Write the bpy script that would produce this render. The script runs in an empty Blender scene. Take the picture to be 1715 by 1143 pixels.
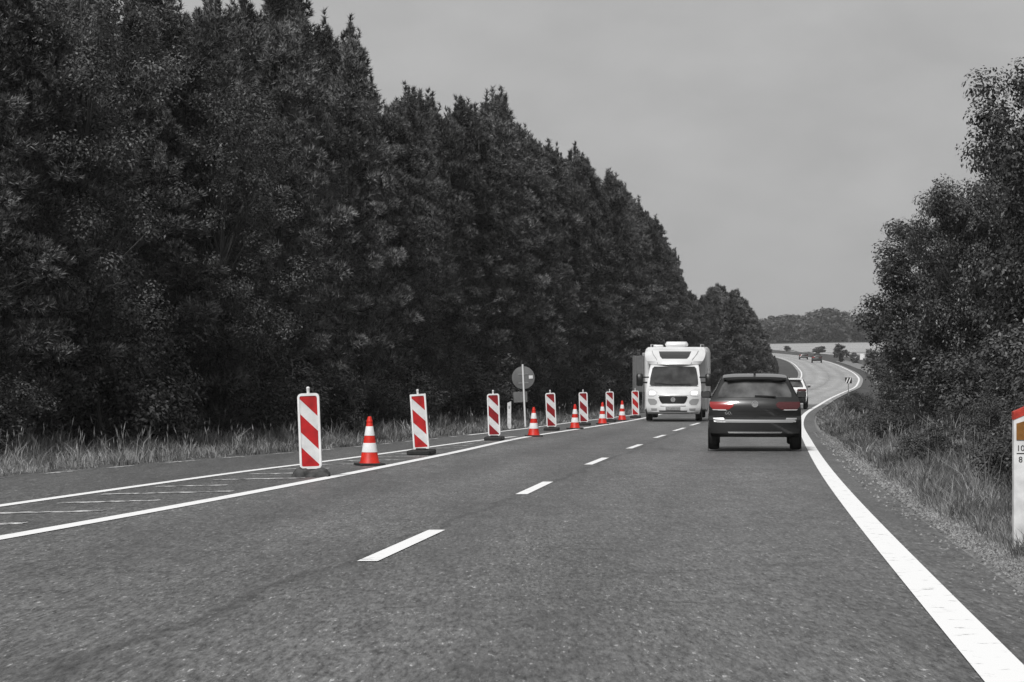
import bpy, math, random
import numpy as np
from mathutils import Vector, Matrix

# ------------------------------------------------------------------ camera, sky, sun, exposure
scene = bpy.context.scene
col = scene.collection
F, CU, CV, CAMZ = 4200.0, 857.5, 571.5, 1.0      # photo calibration: focal length and centre in photo pixels
cam_d = bpy.data.cameras.new('camera')
cam_d.sensor_width = 36.0
cam_d.lens = 36.0 * F / 1715.0
cam_d.clip_start = 0.1
cam_d.clip_end = 9000
cam = bpy.data.objects.new('camera', cam_d)
cam.location = (0, 0, CAMZ)
cam.rotation_euler = (math.radians(90), 0, 0)
col.objects.link(cam)
scene.camera = cam

SUN_EL, SUN_AZ = math.radians(48), math.radians(203)   # azimuth clockwise from +Y: behind the camera, a little to its left
world = bpy.data.worlds.new('World')
scene.world = world
world.use_nodes = True
wn, wl = world.node_tree.nodes, world.node_tree.links
wn.clear()
w_out = wn.new('ShaderNodeOutputWorld')
w_bg = wn.new('ShaderNodeBackground')
w_sky = wn.new('ShaderNodeTexSky')
w_sky.sky_type = 'NISHITA'
w_sky.sun_disc = False
w_sky.sun_elevation = SUN_EL
w_sky.sun_rotation = SUN_AZ
w_sky.dust_density = 4.0
w_bw = wn.new('ShaderNodeRGBToBW')
wl.new(w_sky.outputs[0], w_bw.inputs[0])
# an even layer of thin cloud in front of the clear sky
w_tc = wn.new('ShaderNodeTexCoord')
w_map = wn.new('ShaderNodeMapping')
w_map.inputs['Scale'].default_value = (3, 3, 6)
w_noise = wn.new('ShaderNodeTexNoise')
w_noise.inputs['Scale'].default_value = 7.0
w_noise.inputs['Detail'].default_value = 5
wl.new(w_tc.outputs['Generated'], w_map.inputs[0])
wl.new(w_map.outputs[0], w_noise.inputs['Vector'])
w_mr = wn.new('ShaderNodeMapRange')
w_mr.inputs['From Min'].default_value = 0.25
w_mr.inputs['From Max'].default_value = 0.75
w_mr.inputs['To Min'].default_value = 4.3
w_mr.inputs['To Max'].default_value = 5.0
wl.new(w_noise.outputs['Fac'], w_mr.inputs['Value'])
w_mix = wn.new('ShaderNodeMix')
w_mix.data_type = 'FLOAT'
w_mix.inputs[0].default_value = 0.9
wl.new(w_bw.outputs[0], w_mix.inputs[2])
wl.new(w_mr.outputs[0], w_mix.inputs[3])
wl.new(w_mix.outputs[0], w_bg.inputs['Color'])
w_bg.inputs['Strength'].default_value = 0.1
wl.new(w_bg.outputs[0], w_out.inputs['Surface'])

sun_d = bpy.data.lights.new('sun', 'SUN')
sun_d.energy = 3.3
sun_d.angle = math.radians(10)
sun_d.color = (1.0, 0.995, 0.985)
sun = bpy.data.objects.new('sun', sun_d)
sd = Vector((math.sin(SUN_AZ) * math.cos(SUN_EL), math.cos(SUN_AZ) * math.cos(SUN_EL), math.sin(SUN_EL)))
sun.rotation_euler = sd.to_track_quat('Z', 'Y').to_euler()
sun.location = (0, -20, 40)
col.objects.link(sun)

scene.view_settings.view_transform = 'Standard'
scene.view_settings.look = 'None'
scene.view_settings.gamma = 1.0
scene.view_settings.exposure = 0.0
scene.view_settings.use_curve_mapping = False
scene.cycles.volume_bounces = 0
scene.cycles.max_bounces = 4
scene.cycles.transparent_max_bounces = 6

# ------------------------------------------------------------------ helpers
def smooth_mesh(me, on=True):
    me.polygons.foreach_set('use_smooth', np.full(len(me.polygons), on))

def np_mesh(name, verts, faces_list):
    """verts (N,3); faces_list: list of (M,k) int arrays"""
    me = bpy.data.meshes.new(name)
    verts = np.asarray(verts, dtype=np.float32)
    me.vertices.add(len(verts))
    me.vertices.foreach_set('co', verts.ravel())
    loops = np.concatenate([np.asarray(f, dtype=np.int32).ravel() for f in faces_list])
    counts = np.concatenate([np.full(len(f), np.asarray(f).shape[1], dtype=np.int32) for f in faces_list])
    starts = np.concatenate([[0], np.cumsum(counts)[:-1]]).astype(np.int32)
    me.loops.add(len(loops))
    me.loops.foreach_set('vertex_index', loops)
    me.polygons.add(len(counts))
    me.polygons.foreach_set('loop_start', starts)
    me.polygons.foreach_set('loop_total', counts)
    me.update(calc_edges=True)
    me.validate()
    return me

class MB:
    """collects shapes into one mesh"""
    def __init__(self):
        self.v, self.f = [], []
    def add(self, verts, faces):
        o = len(self.v)
        self.v += [tuple(p) for p in verts]
        self.f += [tuple(i + o for i in f) for f in faces]
        return self
    def box(self, x0, x1, y0, y1, z0, z1, b=0.0, rot=None, at=(0, 0, 0)):
        if b <= 0:
            vs = [(x, y, z) for z in (z0, z1) for y in (y0, y1) for x in (x0, x1)]
            fs = [(0, 2, 3, 1), (4, 5, 7, 6), (0, 1, 5, 4), (2, 6, 7, 3), (0, 4, 6, 2), (1, 3, 7, 5)]
        else:                                            # chamfered box: rings with cut corners
            def ring(z, i):
                a0, a1, c0, c1 = x0 + i, x1 - i, y0 + i, y1 - i
                return [(a0 + b, c0, z), (a1 - b, c0, z), (a1, c0 + b, z), (a1, c1 - b, z),
                        (a1 - b, c1, z), (a0 + b, c1, z), (a0, c1 - b, z), (a0, c0 + b, z)]
            rs = [ring(z0, b * .6), ring(z0 + b, 0), ring(z1 - b, 0), ring(z1, b * .6)]
            vs = [p for r in rs for p in r]
            fs = []
            for k in range(3):
                for i in range(8):
                    j = (i + 1) % 8
                    fs.append((k * 8 + i, k * 8 + j, k * 8 + 8 + j, k * 8 + 8 + i))
            fs.append(tuple(range(7, -1, -1)))
            fs.append(tuple(range(24, 32)))
        if rot is not None:
            vs = [tuple(rot @ Vector(p) + Vector(at)) for p in vs]
        return self.add(vs, fs)
    def tube(self, pts, rads, n=8, cap=True):
        pts = [Vector(p) for p in pts]
        vs, fs = [], []
        for k, p in enumerate(pts):
            d = (pts[min(k + 1, len(pts) - 1)] - pts[max(k - 1, 0)]).normalized()
            a = d.cross(Vector((0, 0, 1)))
            if a.length < 1e-3:
                a = Vector((1, 0, 0))
            a.normalize()
            b2 = d.cross(a).normalized()
            r = rads[k] if hasattr(rads, '__len__') else rads
            for i in range(n):
                t = 2 * math.pi * i / n
                vs.append(p + a * (r * math.cos(t)) + b2 * (r * math.sin(t)))
        for k in range(len(pts) - 1):
            for i in range(n):
                j = (i + 1) % n
                fs.append((k * n + i, k * n + j, k * n + n + j, k * n + n + i))
        if cap:
            fs.append(tuple(range(n - 1, -1, -1)))
            fs.append(tuple(range(len(vs) - n, len(vs))))
        return self.add(vs, fs)
    def lathe(self, prof, n=24, axis='z', at=(0, 0, 0)):
        vs, fs = [], []
        for r, h in prof:
            for i in range(n):
                t = 2 * math.pi * i / n
                c, s = r * math.cos(t), r * math.sin(t)
                p = (c, s, h) if axis == 'z' else ((h, c, s) if axis == 'x' else (c, h, s))
                vs.append((p[0] + at[0], p[1] + at[1], p[2] + at[2]))
        for k in range(len(prof) - 1):
            for i in range(n):
                j = (i + 1) % n
                fs.append((k * n + i, k * n + j, k * n + n + j, k * n + n + i))
        fs.append(tuple(range(n - 1, -1, -1)))
        fs.append(tuple(range(len(vs) - n, len(vs))))
        return self.add(vs, fs)
    def prism(self, poly, y0, y1):
        """polygon in x,z pulled from y0 to y1"""
        n = len(poly)
        vs = [(x, y0, z) for x, z in poly] + [(x, y1, z) for x, z in poly]
        fs = [tuple(range(n)), tuple(range(2 * n - 1, n - 1, -1))]
        for i in range(n):
            j = (i + 1) % n
            fs.append((i, i + n, j + n, j))
        return self.add(vs, fs)
    def mesh(self, name, smooth=False):
        me = bpy.data.meshes.new(name)
        me.from_pydata(self.v, [], self.f)
        import bmesh
        bm = bmesh.new()
        bm.from_mesh(me)
        bmesh.ops.recalc_face_normals(bm, faces=bm.faces)
        bm.to_mesh(me)
        bm.free()
        if smooth:
            smooth_mesh(me)
            try:
                me.set_sharp_from_angle(angle=math.radians(38))
            except Exception:
                pass
        return me
    def build(self, name, m, parent=None, smooth=False):
        return obj(name, self.mesh(name, smooth), m, parent)

def obj(name, me, m=None, parent=None):
    o = bpy.data.objects.new(name, me)
    col.objects.link(o)
    if m is not None and me is not None and not me.materials:
        me.materials.append(m)
    if parent is not None:
        o.parent = parent
    return o

def tag(o, label=None, cat=None, group=None, kind=None):
    if label: o['label'] = label
    if cat: o['category'] = cat
    if group: o['group'] = group
    if kind: o['kind'] = kind
    return o

def thing(name, label, cat, loc=(0, 0, 0), rz=0, group=None):
    o = bpy.data.objects.new(name, None)
    o.empty_display_size = 0.2
    col.objects.link(o)
    o.location = loc
    o.rotation_euler = (0, 0, rz)
    return tag(o, label, cat, group)

def copy_tree(o, parent=None):
    c = o.copy()
    col.objects.link(c)
    c.parent = parent
    for ch in list(o.children):
        copy_tree(ch, c)
    return c

# ------------------------------------------------------------------ materials
def mat(name, c, rough=0.6, spec=0.5, metal=0.0, emit=0.0, coat=0.0, noise=None):
    """noise = (scale, amount[, detail]) uneven tone over the surface"""
    m = bpy.data.materials.new(name)
    m.use_nodes = True
    nt = m.node_tree
    b = nt.nodes['Principled BSDF']
    c3 = (c, c, c) if not hasattr(c, '__len__') else c
    b.inputs['Base Color'].default_value = (*c3, 1)
    b.inputs['Roughness'].default_value = rough
    b.inputs['Specular IOR Level'].default_value = spec
    b.inputs['Metallic'].default_value = metal
    b.inputs['Coat Weight'].default_value = coat
    b.inputs['Coat Roughness'].default_value = 0.06
    if emit:
        b.inputs['Emission Color'].default_value = (*c3, 1)
        b.inputs['Emission Strength'].default_value = emit
    if noise:
        tc = nt.nodes.new('ShaderNodeTexCoord')
        no = nt.nodes.new('ShaderNodeTexNoise')
        no.inputs['Scale'].default_value = noise[0]
        no.inputs['Detail'].default_value = noise[2] if len(noise) > 2 else 6
        nt.links.new(tc.outputs['Object'], no.inputs['Vector'])
        mr = nt.nodes.new('ShaderNodeMapRange')
        mr.inputs['From Min'].default_value = 0.3
        mr.inputs['From Max'].default_value = 0.7
        mr.inputs['To Min'].default_value = 1 - noise[1]
        mr.inputs['To Max'].default_value = 1 + noise[1]
        nt.links.new(no.outputs['Fac'], mr.inputs['Value'])
        vm = nt.nodes.new('ShaderNodeVectorMath')
        vm.operation = 'SCALE'
        vm.inputs[0].default_value = c3
        nt.links.new(mr.outputs[0], vm.inputs['Scale'])
        nt.links.new(vm.outputs[0], b.inputs['Base Color'])
    return m

def foliage_mat(name, lo, hi, rough=0.55, spec=0.35, tree_var=0.35, transl=0.0, patch=(1.3, .55)):
    m = bpy.data.materials.new(name)
    m.use_nodes = True
    nt = m.node_tree
    b = nt.nodes['Principled BSDF']
    b.inputs['Roughness'].default_value = rough
    b.inputs['Specular IOR Level'].default_value = spec
    g = nt.nodes.new('ShaderNodeNewGeometry')
    mr = nt.nodes.new('ShaderNodeMapRange')
    mr.inputs['To Min'].default_value = lo
    mr.inputs['To Max'].default_value = hi
    nt.links.new(g.outputs['Random Per Island'], mr.inputs['Value'])
    oi = nt.nodes.new('ShaderNodeObjectInfo')
    mr2 = nt.nodes.new('ShaderNodeMapRange')
    mr2.inputs['To Min'].default_value = 1 - tree_var
    mr2.inputs['To Max'].default_value = 1 + tree_var
    nt.links.new(oi.outputs['Random'], mr2.inputs['Value'])
    mu = nt.nodes.new('ShaderNodeMath')
    mu.operation = 'MULTIPLY'
    nt.links.new(mr.outputs[0], mu.inputs[0])
    nt.links.new(mr2.outputs[0], mu.inputs[1])
    tc = nt.nodes.new('ShaderNodeTexCoord')               # older and younger growth differ in tone; in needles also painted highlights
    no = nt.nodes.new('ShaderNodeTexNoise')
    no.inputs['Scale'].default_value = patch[0]
    no.inputs['Detail'].default_value = 3
    nt.links.new(tc.outputs['Object'], no.inputs['Vector'])
    mr3 = nt.nodes.new('ShaderNodeMapRange')
    for kk_, vv_ in zip(('From Min', 'From Max', 'To Min', 'To Max'), (.34, .66, 1 - patch[1], 1 + patch[1])):
        mr3.inputs[kk_].default_value = vv_
    nt.links.new(no.outputs['Fac'], mr3.inputs['Value'])
    mu0 = mu
    mu = nt.nodes.new('ShaderNodeMath')
    mu.operation = 'MULTIPLY'
    nt.links.new(mu0.outputs[0], mu.inputs[0])
    nt.links.new(mr3.outputs[0], mu.inputs[1])
    nt.links.new(mu.outputs[0], b.inputs['Base Color'])
    if transl:
        tr = nt.nodes.new('ShaderNodeBsdfTranslucent')
        nt.links.new(mu.outputs[0], tr.inputs['Color'])
        mx = nt.nodes.new('ShaderNodeMixShader')
        mx.inputs[0].default_value = transl
        out = nt.nodes['Material Output']
        nt.links.new(b.outputs[0], mx.inputs[1])
        nt.links.new(tr.outputs[0], mx.inputs[2])
        nt.links.new(mx.outputs[0], out.inputs['Surface'])
    return m

def asphalt_mat(name, base, var):
    m = bpy.data.materials.new(name)
    m.use_nodes = True
    nt = m.node_tree
    L = nt.links.new
    b = nt.nodes['Principled BSDF']
    tc = nt.nodes.new('ShaderNodeTexCoord')
    def noise(scale, detail, mapping=None, rough=0.6):
        n = nt.nodes.new('ShaderNodeTexNoise')
        n.inputs['Scale'].default_value = scale
        n.inputs['Detail'].default_value = detail
        n.inputs['Roughness'].default_value = rough
        if mapping:
            mp = nt.nodes.new('ShaderNodeMapping')
            mp.inputs['Rotation'].default_value = (0, 0, math.radians(5.6))
            mp.inputs['Scale'].default_value = mapping
            L(tc.outputs['Object'], mp.inputs[0])
            L(mp.outputs[0], n.inputs['Vector'])
        else:
            L(tc.outputs['Object'], n.inputs['Vector'])
        return n.outputs['Fac']
    def rng(x, a, c, d, e):
        r = nt.nodes.new('ShaderNodeMapRange')
        for k, v in zip(('From Min', 'From Max', 'To Min', 'To Max'), (a, c, d, e)):
            r.inputs[k].default_value = v
        L(x, r.inputs['Value'])
        return r.outputs[0]
    def mul(a, c):
        n = nt.nodes.new('ShaderNodeMath')
        n.operation = 'MULTIPLY'
        L(a, n.inputs[0])
        if isinstance(c, float): n.inputs[1].default_value = c
        else: L(c, n.inputs[1])
        return n.outputs[0]
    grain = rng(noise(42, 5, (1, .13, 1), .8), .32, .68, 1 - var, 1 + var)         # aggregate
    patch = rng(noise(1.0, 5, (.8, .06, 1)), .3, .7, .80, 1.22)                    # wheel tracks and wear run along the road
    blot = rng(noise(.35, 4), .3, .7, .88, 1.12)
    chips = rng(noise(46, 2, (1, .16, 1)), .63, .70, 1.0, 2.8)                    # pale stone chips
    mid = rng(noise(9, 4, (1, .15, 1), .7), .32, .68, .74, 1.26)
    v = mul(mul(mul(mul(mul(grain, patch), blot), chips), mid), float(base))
    sx = nt.nodes.new('ShaderNodeSeparateXYZ')
    L(tc.outputs['UV'], sx.inputs[0])
    wob = rng(noise(.5, 3), .3, .7, -.12, .12)
    lat = nt.nodes.new('ShaderNodeMath'); lat.operation = 'ADD'
    L(sx.outputs['X'], lat.inputs[0]); L(wob, lat.inputs[1])
    ramp = nt.nodes.new('ShaderNodeMapRange')
    ramp.inputs['From Min'].default_value, ramp.inputs['From Max'].default_value = -8.0, 0.0
    L(lat.outputs[0], ramp.inputs['Value'])
    cr = nt.nodes.new('ShaderNodeValToRGB')                  # polished wheel tracks, oil-darkened lane middles, dark paving seam
    el = cr.color_ramp.elements
    stops = [(-8.0, .52), (-6.7, .46), (-6.2, .62), (-5.3, .47), (-4.5, .62), (-3.85, .50), (-3.56, .47), (-3.53, .30), (-3.47, .30), (-3.44, .47), (-3.0, .53), (-2.5, .60), (-1.75, .46), (-1.0, .60), (-.3, .50), (0.0, .45)]
    el[0].position, el[0].color = 0, (stops[0][1],) * 3 + (1,)
    el[1].position, el[1].color = 1, (stops[-1][1],) * 3 + (1,)
    for xx_, vv_ in stops[1:-1]:
        e_ = el.new((xx_ + 8) / 8)
        e_.color = (vv_,) * 3 + (1,)
    L(ramp.outputs[0], cr.inputs[0])
    v = mul(mul(v, cr.outputs[0]), 1.93)
    vo = nt.nodes.new('ShaderNodeTexVoronoi')                # thin cracks in some stretches
    vo.feature = 'DISTANCE_TO_EDGE'
    vo.inputs['Scale'].default_value = .22
    dv = nt.nodes.new('ShaderNodeVectorMath'); dv.operation = 'ADD'
    nn = nt.nodes.new('ShaderNodeTexNoise'); nn.inputs['Scale'].default_value = 1.4; nn.inputs['Detail'].default_value = 5
    L(tc.outputs['Object'], nn.inputs['Vector'])
    L(tc.outputs['Object'], dv.inputs[0]); L(nn.outputs['Color'], dv.inputs[1])
    L(dv.outputs[0], vo.inputs['Vector'])
    crk = rng(vo.outputs['Distance'], .0, .006, .55, 1.0)
    v = mul(v, crk)
    L(v, b.inputs['Base Color'])
    b.inputs['Roughness'].default_value = 0.5
    b.inputs['Specular IOR Level'].default_value = 0.5
    bp = nt.nodes.new('ShaderNodeBump')
    bp.inputs['Strength'].default_value = 0.25
    bp.inputs['Distance'].default_value = 0.01
    L(noise(60, 3), bp.inputs['Height'])
    L(bp.outputs[0], b.inputs['Normal'])
    return m

def paint_mat(name, c, wear):
    """road paint: worn through to asphalt where wear is high"""
    m = bpy.data.materials.new(name)
    m.use_nodes = True
    nt = m.node_tree
    b = nt.nodes['Principled BSDF']
    tc = nt.nodes.new('ShaderNodeTexCoord')
    n = nt.nodes.new('ShaderNodeTexNoise')
    n.inputs['Scale'].default_value = 7
    n.inputs['Detail'].default_value = 8
    n.inputs['Roughness'].default_value = .7
    nt.links.new(tc.outputs['Object'], n.inputs['Vector'])
    r = nt.nodes.new('ShaderNodeMapRange')
    r.inputs['From Min'].default_value = wear
    r.inputs['From Max'].default_value = wear + .12
    r.inputs['To Min'].default_value = .12
    r.inputs['To Max'].default_value = c
    nt.links.new(n.outputs['Fac'], r.inputs['Value'])
    nt.links.new(r.outputs[0], b.inputs['Base Color'])
    b.inputs['Roughness'].default_value = .7
    return m

RED = (0.40, 0.010, 0.012)
M = {}
M['asphalt'] = asphalt_mat('asphalt', 0.095, 0.95)
M['asphalt_sheen'] = asphalt_mat('painted_sheen_asphalt', 0.30, 0.4)  # far stretch: grazing sky sheen painted in as a paler base colour
M['paint'] = paint_mat('road_paint', 0.85, 0.29)
M['paint_worn'] = paint_mat('worn_road_paint', 0.72, 0.46)
M['soil'] = mat('verge_soil', 0.075, .95, .1, noise=(1.2, .45))
M['gravel'] = mat('gravel', 0.21, .95, .1, noise=(5, .35, 10))
M['field'] = mat('stubble_field', 0.36, .95, .1, noise=(.05, .12))
M['needles'] = foliage_mat('pine_needles', 0.016, 0.145, .5, .4, .45, 0.0, (1.0, .85))
M['needles_young'] = foliage_mat('young_needles', 0.05, 0.12, .55, .4)
M['leaves'] = foliage_mat('oak_leaves', 0.018, 0.088, .42, .5, .25, .2)
M['leaves_far'] = foliage_mat('far_leaves', 0.05, 0.10, .6, .3, .35)
M['bush_leaves'] = foliage_mat('bush_leaves', 0.03, 0.088, .5, .4, .35, .15)
M['grass'] = foliage_mat('dry_grass', 0.06, 0.32, .7, .2, .0, .25, (.9, .6))
M['grass_pale'] = foliage_mat('pale_dry_grass', 0.09, 0.36, .7, .2, .0, .25, (.7, .55))
M['seed'] = foliage_mat('grass_seed', 0.10, 0.30, .8, .1, .0)
M['stone'] = foliage_mat('loose_stone', 0.07, 0.30, .9, .2, .0, 0.0, (3, .2))
M['bark'] = mat('bark', 0.06, .9, .1, noise=(6, .4))
M['white_plastic'] = mat('white_plastic', 0.76, .45, .4, noise=(6, .13))
M['grey_panel'] = mat('reflective_white_sheet', 0.62, .5, .4, noise=(7, .16))
M['red_sheet'] = mat('reflective_red_sheet', RED, .45, .4, noise=(7, .30))
M['red_dark'] = mat('weathered_red_sheet', (0.22, 0.008, 0.012), .55, .3, noise=(10, .25))
M['red_rubber'] = mat('red_cone_rubber', (0.54, 0.020, 0.010), .5, .35, noise=(8, .28))
M['black_rubber'] = mat('black_rubber', 0.025, .75, .3, noise=(12, .4))
M['sandbag'] = mat('weathered_rubber_foot', 0.06, .9, .2, noise=(10, .6))
M['galv'] = mat('galvanised_metal', 0.34, .45, .5, .6, noise=(8, .15))
M['sign_back'] = mat('sign_back_aluminium', 0.17, .5, .5, .35, noise=(6, .12))
M['white_paint'] = mat('white_pole_paint', 0.75, .4, .5)
M['car_dark'] = mat('dark_car_paint', 0.012, .3, .4, .1, coat=.7)
M['rear_glass'] = mat('rear_window_glass', 0.075, .06, .8, noise=(3.2, .8))  # uneven tone paints reflections into the glass colour
M['car_white'] = mat('white_car_paint', 0.78, .3, .5, coat=.4, noise=(2, .02))
M['motor_white'] = mat('motorhome_gelcoat', 0.70, .32, .5, coat=.3, noise=(1.5, .10))
M['motor_grey'] = mat('motorhome_grey_trim', 0.30, .4, .5)
M['glass'] = mat('vehicle_glass', 0.035, .07, .8)
M['glass_pale'] = mat('windscreen_glass', 0.04, .10, .6, noise=(3, .5))
M['black_trim'] = mat('black_trim', 0.014, .4, .4)
M['chrome'] = mat('chrome', 0.75, .18, .5, 1.0)
M['silver_trim'] = mat('silver_trim', 0.40, .35, .5, .6)
M['tail_red'] = mat('tail_lamp_red', (0.27, 0.010, 0.010), .2, .6, coat=.5)
M['tail_dark'] = mat('tail_lamp_dark_red', (0.06, 0.005, 0.007), .2, .6, coat=.5)
M['lamp_clear'] = mat('lamp_clear', 0.6, .12, .7)
M['lamp_on'] = mat('lit_headlamp', (1, 1, 1), .3, .5, emit=2.5)
M['plate'] = mat('number_plate', 0.25, .5, .4, noise=(22, .5))
M['tyre'] = mat('tyre_rubber', 0.02, .85, .2)
M['rim'] = mat('alloy_rim', 0.4, .3, .5, .8)
M['amber'] = mat('amber_reflector', (0.22, 0.10, 0.025), .3, .5, noise=(30, .2))
M['ink'] = mat('black_lettering', 0.015, .6, .3)
M['post_white'] = mat('weathered_white_post', 0.66, .6, .3, noise=(9, .22))

# ------------------------------------------------------------------ terrain and road course (metres; y runs away from the camera)
def pchip(xs, ys):
    xs, ys = np.asarray(xs, float), np.asarray(ys, float)
    h = np.diff(xs); d = np.diff(ys) / h
    m = np.zeros_like(ys)
    m[0], m[-1] = d[0], d[-1]
    m[1:-1] = (d[:-1] * h[1:] + d[1:] * h[:-1]) / (h[:-1] + h[1:])
    def f(x):
        x = np.asarray(x, float)
        i = np.clip(np.searchsorted(xs, x) - 1, 0, len(h) - 1)
        t = (x - xs[i]) / h[i]
        t2, t3 = t * t, t * t * t
        r = (2*t3-3*t2+1)*ys[i] + (t3-2*t2+t)*h[i]*m[i] + (-2*t3+3*t2)*ys[i+1] + (t3-t2)*h[i]*m[i+1]
        r = np.where(x < xs[0], ys[0] + m[0] * (x - xs[0]), r)
        return np.where(x > xs[-1], ys[-1] + m[-1] * (x - xs[-1]), r)
    return f

_py = np.array([0, 25, 50, 75, 100, 130, 160, 200, 240, 270])
_pz = -0.02548 * _py + 4.6e-5 * _py ** 2
prof = pchip(list(_py) + [330, 400, 450, 510, 600, 700, 800, 900, 1100, 1600, 4000],
             list(_pz) + [-3.25, -2.98, -2.87, -2.76, -2.5, -2.30, -1.7, -0.95, -0.6, -0.5, -0.4])
right_line = pchip([0, 9.4, 30, 59, 86, 116.7, 147, 180, 213, 239, 269, 295, 330, 380, 430, 490, 600, 700, 800, 900],
                   [0.92, 1.83, 3.88, 6.95, 9.9, 13.7, 18.0, 22.9, 28.2, 32.6, 37.1, 40.8, 45.0, 50.2, 55.2, 60.6, 68.2, 71.5, 68, 56])
left_line = pchip([0, 23.8, 45, 64, 76, 97.5, 116.7, 147, 180, 213, 239, 269, 295, 330, 380, 430, 490, 600, 700, 800, 900],
                  [-5.75, -3.23, -1.28, .43, 2.0, 4.9, 7.2, 11.5, 16.3, 21.5, 25.8, 30.2, 33.9, 38.1, 43.3, 48.3, 53.8, 61.4, 64.7, 61, 49])
far_left = pchip([0, 20, 42, 49, 57.5, 72, 90, 110, 140],
                 [-11.2, -8.4, -5.15, -3.75, -2.45, -.27, 2.2, 5.3, 9.6])
inner_line = pchip([0, 20, 31, 36, 40, 44, 49, 54, 60, 66],
                   [-7.0, -5.3, -4.25, -3.7, -3.15, -2.65, -2.05, -1.45, -.62, .45])

def left_edge(y):
    y = np.asarray(y, float)
    return np.minimum(far_left(y) - .22, left_line(y) - .4) * (y < 130) + (left_line(y) - .45) * (y >= 130)
def right_edge(y):
    return right_line(y) + .48

def ground_off(x, y):
    """height of the ground over the road's profile"""
    x, y = np.asarray(x, float), np.asarray(y, float)
    dl = left_edge(y) - x
    dr = x - right_edge(y)
    zl = np.interp(dl, [-1, 0, .4, 1.6, 3.0, 5, 9, 30, 200], [-.05, -.01, .0, -.10, .02, .22, .35, .6, 1.2])
    zr = np.interp(dr, [-1, 0, .4, 1.6, 3.0, 5, 9, 20, 60, 300], [-.05, -.01, .0, -.06, .10, .34, .55, .75, 1.55, 2.2])
    base = np.where(dl > 0, zl, np.where(dr > 0, zr, -.05))
    fade = np.interp(y, [0, 150, 260, 500, 700, 900], [1, 1, .7, .5, .6, 1.0])
    return np.where(base > 0, base * fade, base)
def gz(x, y):
    return float(prof(y) + ground_off(x, y))

def pix(u, v):
    """photo pixel of something standing on the ground -> ground point"""
    lo = 5.0
    for y in np.arange(8, 330, .05):
        x = (u - CU) / F * y
        z = CAMZ - (v - CV) / F * y
        if z <= gz(x, y) if not (left_edge(y) < x < right_edge(y)) else z <= float(prof(y)):
            return x, float(y)
    return x, float(y)

rows = np.unique(np.concatenate([np.arange(-40, 60, 1.0), np.arange(60, 200, 2.0), np.arange(200, 500, 5.0),
                                 np.arange(500, 905, 10.0)]))

def strip(name, xa, xb, ys, dz, m, ncol=1, parent=None, zfun=None):
    ys = np.asarray(ys, float)
    a, b = xa(ys), xb(ys)
    vs = []
    for i in range(ncol + 1):
        x = a + (b - a) * i / ncol
        z = prof(ys) + dz if zfun is None else zfun(x, ys) + dz
        vs.append(np.stack([x, ys, z], 1))
    n = len(ys)
    V = np.concatenate(vs)
    fs = []
    for i in range(ncol):
        k = np.arange(n - 1)
        fs.append(np.stack([i * n + k, (i + 1) * n + k, (i + 1) * n + k + 1, i * n + k + 1], 1))
    me = np_mesh(name, V, fs)
    smooth_mesh(me)
    return obj(name, me, m, parent)

# ground sheet
ys_g = np.concatenate([rows, np.array([950, 1000, 1100, 1250, 1500, 2000])])
offs_l = [-1500, -700, -350, -200, -120, -70, -40, -25, -16, -11, -9, -7, -5, -4, -3, -2.3, -1.6, -1, -.4, 0]
offs_r = [0, .4, 1, 1.6, 2.3, 3, 4, 5, 7, 9, 12, 16, 25, 40, 70, 120, 200, 350, 700, 1500]
gv, nc = [], len(offs_l) + len(offs_r) + 1
rg = np.random.default_rng(4)
for y in ys_g:
    yc = min(y, 900)
    L0, R0 = float(left_edge(yc)), float(right_edge(yc))
    xs = [L0 + o for o in offs_l] + [(L0 + R0) / 2] + [R0 + o for o in offs_r]
    for x in xs:
        z = float(prof(y)) + float(ground_off(x, yc))
        d = max(L0 - x, x - R0)
        if d > .6:
            z += rg.normal(0, .035) * min(d, 3) / 3
        gv.append((x, y, z))
gv = np.array(gv)
kk = np.arange(len(ys_g) - 1)[:, None] * nc + np.arange(nc - 1)[None, :]
kk = kk.ravel()
me = np_mesh('ground', gv, [np.stack([kk, kk + 1, kk + nc + 1, kk + nc], 1)])
smooth_mesh(me)
tag(obj('ground', me, M['soil']), kind='structure')

# pale stubble field far away, seen beyond the bend
fy = np.arange(470, 890, 10.0)
fld = strip('field', lambda y: right_edge(y) + 7 + 0 * y, lambda y: right_edge(y) + 190 + 0 * y, fy, .05, M['field'], 12,
            zfun=lambda x, y: prof(y) + ground_off(x, y))
tag(fld, kind='structure')
fy2 = np.arange(760, 900, 10.0)
fld2 = strip('field', lambda y: left_edge(y) - 60 + 0 * y, lambda y: left_edge(y) - 8, fy2, .08, M['field'], 8,
             zfun=lambda x, y: prof(y) + ground_off(x, y))
tag(fld2, kind='structure')
# farm track beside the far bend
trk = strip('farm_track', lambda y: right_edge(y) + 1.3, lambda y: right_edge(y) + 3.4, np.arange(255, 480, 5.0), .06, M['gravel'], 3,
            zfun=lambda x, y: prof(y) + ground_off(x, y))
tag(trk, kind='structure')

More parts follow.
